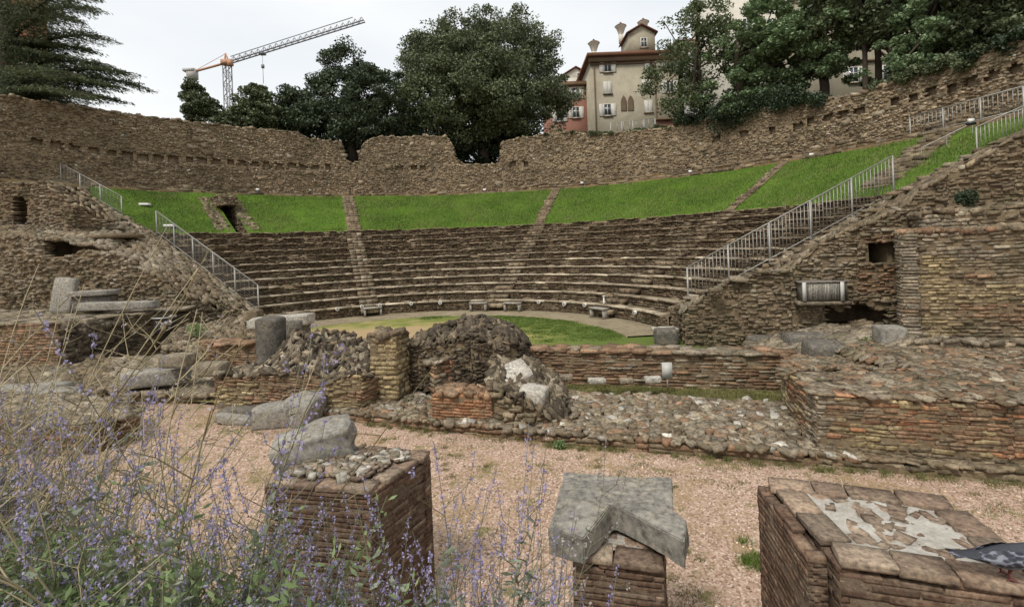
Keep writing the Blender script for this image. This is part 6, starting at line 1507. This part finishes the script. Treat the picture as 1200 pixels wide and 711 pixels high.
tufts('weed_tufts', cx, cy, rng.uniform(.03, .13, len(cx)), 60, .045, .008, M['drygrass'], lambda x, y: np.full(len(x), ZG), 'small yellowish green weeds dotted over the pink gravel')
xk = np.linspace(-4, 11, 160) + rng.normal(0, .05, 160); yk = kerb_y(xk) - rng.uniform(.02, .16, 160); k = rng.random(160) < .6
tufts('kerb_weeds', xk[k], yk[k], rng.uniform(.03, .1, k.sum()), 60, .09, .009, M['drygrass'], lambda x, y: np.full(len(x), ZG), 'thin weeds growing along the foot of the stage kerb')
cx = rng.uniform(-1, 6, 260); cy = pros_y(cx) - rng.uniform(.05, .95, 260); tufts('strip_grass', cx, cy, rng.uniform(.05, .16, 260), 70, .08, .012, M['drygrass'], lambda x, y: np.full(len(x), ZG + .09), 'patchy grass below the long brick wall')
a = rng.uniform(R(2), R(150), 900); r_ = 7.1 - rng.random(900) ** 2 * 2.8; cx = CX + r_ * np.cos(a); cy = CY + r_ * np.sin(a); k = (fbm(cx * .5, cy * .5, 44) + (cx + 3) * .06 > .0) & (cy > pros_y(cx) + .7); cx = cx[k]; cy = cy[k]
tufts('orchestra_grass', cx, cy, rng.uniform(.06, .2, len(cx)), 60, .06, .02, M['grassb'], lambda x, y: np.full(len(x), ZO), 'green turf surviving along the curved edge of the orchestra')
# weeds rooted in the masonry
def wall_weed(px, py, Y, s, label, mat='greenleaf', n=500):
    x, y, z = at(px, py, Y); mb = MB(); d = rng.normal(size=(n, 3)); d /= np.linalg.norm(d, axis=1)[:, None]; leaf_quads(mb, np.array((x, y - .1, z)) + d * (rng.random(n) ** .5)[:, None] * np.array((s, s * .7, s * .8)), .035, flat=.2)
    tag(mb.build('wall_weed', M[mat], loc=(x, y, z)), label, 'weed')
wall_weed(1128, 232, 12.3, .28, 'dark green weed rooted high in the right ruins below the grass', 'ivy', 900)
wall_weed(1015, 405, 11.6, .3, 'yellow green weed beside the dark blocks at the foot of the right end wall')
wall_weed(655, 519, 8.9, .11, 'green tuft against the stage kerb beside the notched capstone')
gx_, gy_, _ = atz(884, 655, ZG); tufts('ground_weed', np.full(9, gx_) + rng.normal(0, .12, 9), np.full(9, gy_) + rng.normal(0, .12, 9), np.full(9, .05), 70, .07, .012, M['grassb'], lambda x, y: np.full(len(x), ZG), 'green weed patch on the gravel beside the lower right pillar')
wall_weed(725, 178, 38.2, .5, 'green weed hanging on the wall below the cream house', 'oak', 500)
wall_weed(232, 385, 16.5, .3, 'yellow green weed in the rubble right of the black tub')

# ------------------------------------------------------------------ pigeon
t = NT('pigeon_feathers'); p = t.n('ShaderNodeTexCoord').outputs['Object']
vo = t.n('ShaderNodeTexVoronoi'); vo.inputs['Scale'].default_value = 55; mpn = t.n('ShaderNodeMapping'); mpn.inputs['Scale'].default_value = (.45, 1, 1); t.l(p, mpn.inputs[0]); t.l(mpn.outputs[0], vo.inputs['Vector'])
n = t.noise(30, 4, .6, p); sx = t.n('ShaderNodeSeparateXYZ'); t.l(p, sx.inputs[0])
mott = t.ramp(t.math('ADD', t.math('MULTIPLY', vo.outputs['Distance'], 1.0), t.math('MULTIPLY', n, .35)), [(.55, (.018, .02, .028, 1)), (.70, (.045, .05, .065, 1)), (.84, (.17, .18, .21, 1))])
nk = t.ramp(t.math('MULTIPLY', t.math('ADD', sx.outputs[0], .22), 2.2), [(.0, (.02, .02, .026, 1)), (.30, (.03, .032, .042, 1)), (.74, (.035, .04, .055, 1)), (.80, (.05, .14, .10, 1)), (.86, (.10, .06, .12, 1)), (.93, (.05, .055, .07, 1))])
M['pigeon_wing'] = t.fin(mott, .55, .4)
t = NT('pigeon_body'); p = t.n('ShaderNodeTexCoord').outputs['Object']; n = t.noise(60, 4, .6, p); sx = t.n('ShaderNodeSeparateXYZ'); t.l(p, sx.inputs[0])
nk = t.ramp(t.math('MULTIPLY', t.math('ADD', sx.outputs[0], .22), 2.2), [(.0, (.025, .025, .032, 1)), (.45, (.03, .033, .042, 1)), (.70, (.04, .043, .055, 1)), (.76, (.08, .20, .15, 1)), (.82, (.14, .09, .16, 1)), (.88, (.07, .075, .09, 1))])
t.bump(n, .3, .004); M['pigeon_body'] = t.fin(t.mix(1.0, nk, t.ramp(n, [(.3, (.7,) * 3), (.7, (1.3,) * 3)]), 'MULTIPLY'), .5, .5)
M['pigeon_leg'] = simple('pigeon_leg', srgb(110, 60, 56), .6); M['beak'] = simple('beak', srgb(60, 55, 55), .5); M['eye'] = simple('eye', srgb(190, 90, 30), .2)
ST = [(-.235, .112, .004, .003), (-.225, .112, .030, .006), (-.17, .108, .038, .010), (-.11, .104, .042, .024), (-.06, .102, .055, .042), (0, .104, .063, .056), (.05, .110, .060, .060), (.09, .120, .052, .054), (.118, .138, .040, .044), (.134, .160, .030, .034), (.144, .180, .024, .028), (.154, .196, .023, .025), (.170, .204, .020, .021), (.184, .204, .012, .014), (.190, .203, .004, .004)]
ST = np.array(ST); tt = np.linspace(0, len(ST) - 1, 44); SS = np.stack([np.interp(tt, np.arange(len(ST)), np.convolve(np.pad(ST[:, j], 1, mode='edge'), [.15, .7, .15], 'valid')) for j in range(4)], 1)
nn = 20; a = np.arange(nn) / nn * 2 * PI
V = np.stack([np.repeat(SS[:, 0:1], nn, 1), SS[:, 2:3] * np.cos(a), SS[:, 1:2] + SS[:, 3:4] * np.sin(a)], 2)
mb = MB(); mb.add(V.reshape(-1, 3), [(i * nn + j, (i + 1) * nn + j, (i + 1) * nn + (j + 1) % nn, i * nn + (j + 1) % nn) for i in range(len(SS) - 1) for j in range(nn)])
pg = tag(empty('pigeon', (2.74, 2.85, -1.995), R(-9)), 'dark speckled pigeon standing on the lower right brick pillar, facing right', 'pigeon')
mb.build('body', M['pigeon_body'], pg, smooth=True)
for sy in (-1, 1):
    mb = MB(); U, W_ = np.meshgrid(np.linspace(0, 1, 26), np.linspace(0, 1, 12), indexing='ij')
    # folded wing: shoulder at the front, primaries crossing over the rump
    xx = .085 - U * .27; hw = .040 * np.sin(np.clip(U * 1.05 + .12, 0, 1) * PI) ** .6 * (1 - U * .45) + .004; zc_ = .122 - U * .014
    ph = (W_ - .5) * 2; yy = sy * (np.interp(U, [0, .15, .5, .8, 1], [.046, .062, .058, .036, .012]) + .010 * (1 - ph ** 2)); yy = yy - sy * .022 * np.clip(ph, 0, 1)
    zz = zc_ + hw * ph + .0018 * np.sin(U * 40 + ph * 4)
    V = np.stack([xx, yy, zz], 2).reshape(-1, 3); q = 12
    mb.add(V, [(i * q + j, (i + 1) * q + j, (i + 1) * q + j + 1, i * q + j + 1) for i in range(25) for j in range(11)]); V2 = V.copy(); V2[:, 1] -= sy * .008
    mb.add(V2, [(i * q + j, (i + 1) * q + j, (i + 1) * q + j + 1, i * q + j + 1) for i in range(25) for j in range(11)]); mb.build('wing', M['pigeon_wing'], pg, smooth=True)
    mb = MB(); mb.tube([(.01, sy * .026, .06), (.0, sy * .027, .03), (.004, sy * .028, .006)], [.009, .005, .004], 6)
    for aa_ in (-.5, 0, .5, PI): mb.tube([(.004, sy * .028, .006), (.004 + .032 * math.cos(aa_) * (.6 if aa_ == PI else 1), sy * .028 + .032 * math.sin(aa_), .002)], [.004, .002], 5)
    mb.build('leg', M['pigeon_leg'], pg)
    mb = MB(); mb.lathe([(0, -.004), (.003, -.003), (.0042, 0), (.003, .003), (0, .004)], (.170, sy * .0195, .208), 8); mb.build('eye', M['eye'], pg)
mb = MB(); mb.tube([(.184, 0, .204), (.198, 0, .200), (.206, 0, .195)], [.006, .004, .001], 6); mb.build('beak', M['beak'], pg)
mb = MB()
for k in range(-3, 4): mb.box((-.205, k * .009, .113 + abs(k) * -.001), (.045, .007, .0015), rz=-k * .05)
mb.build('tail', M['pigeon_wing'], pg)
pg.scale = (1.1, 1.15, 1.1)
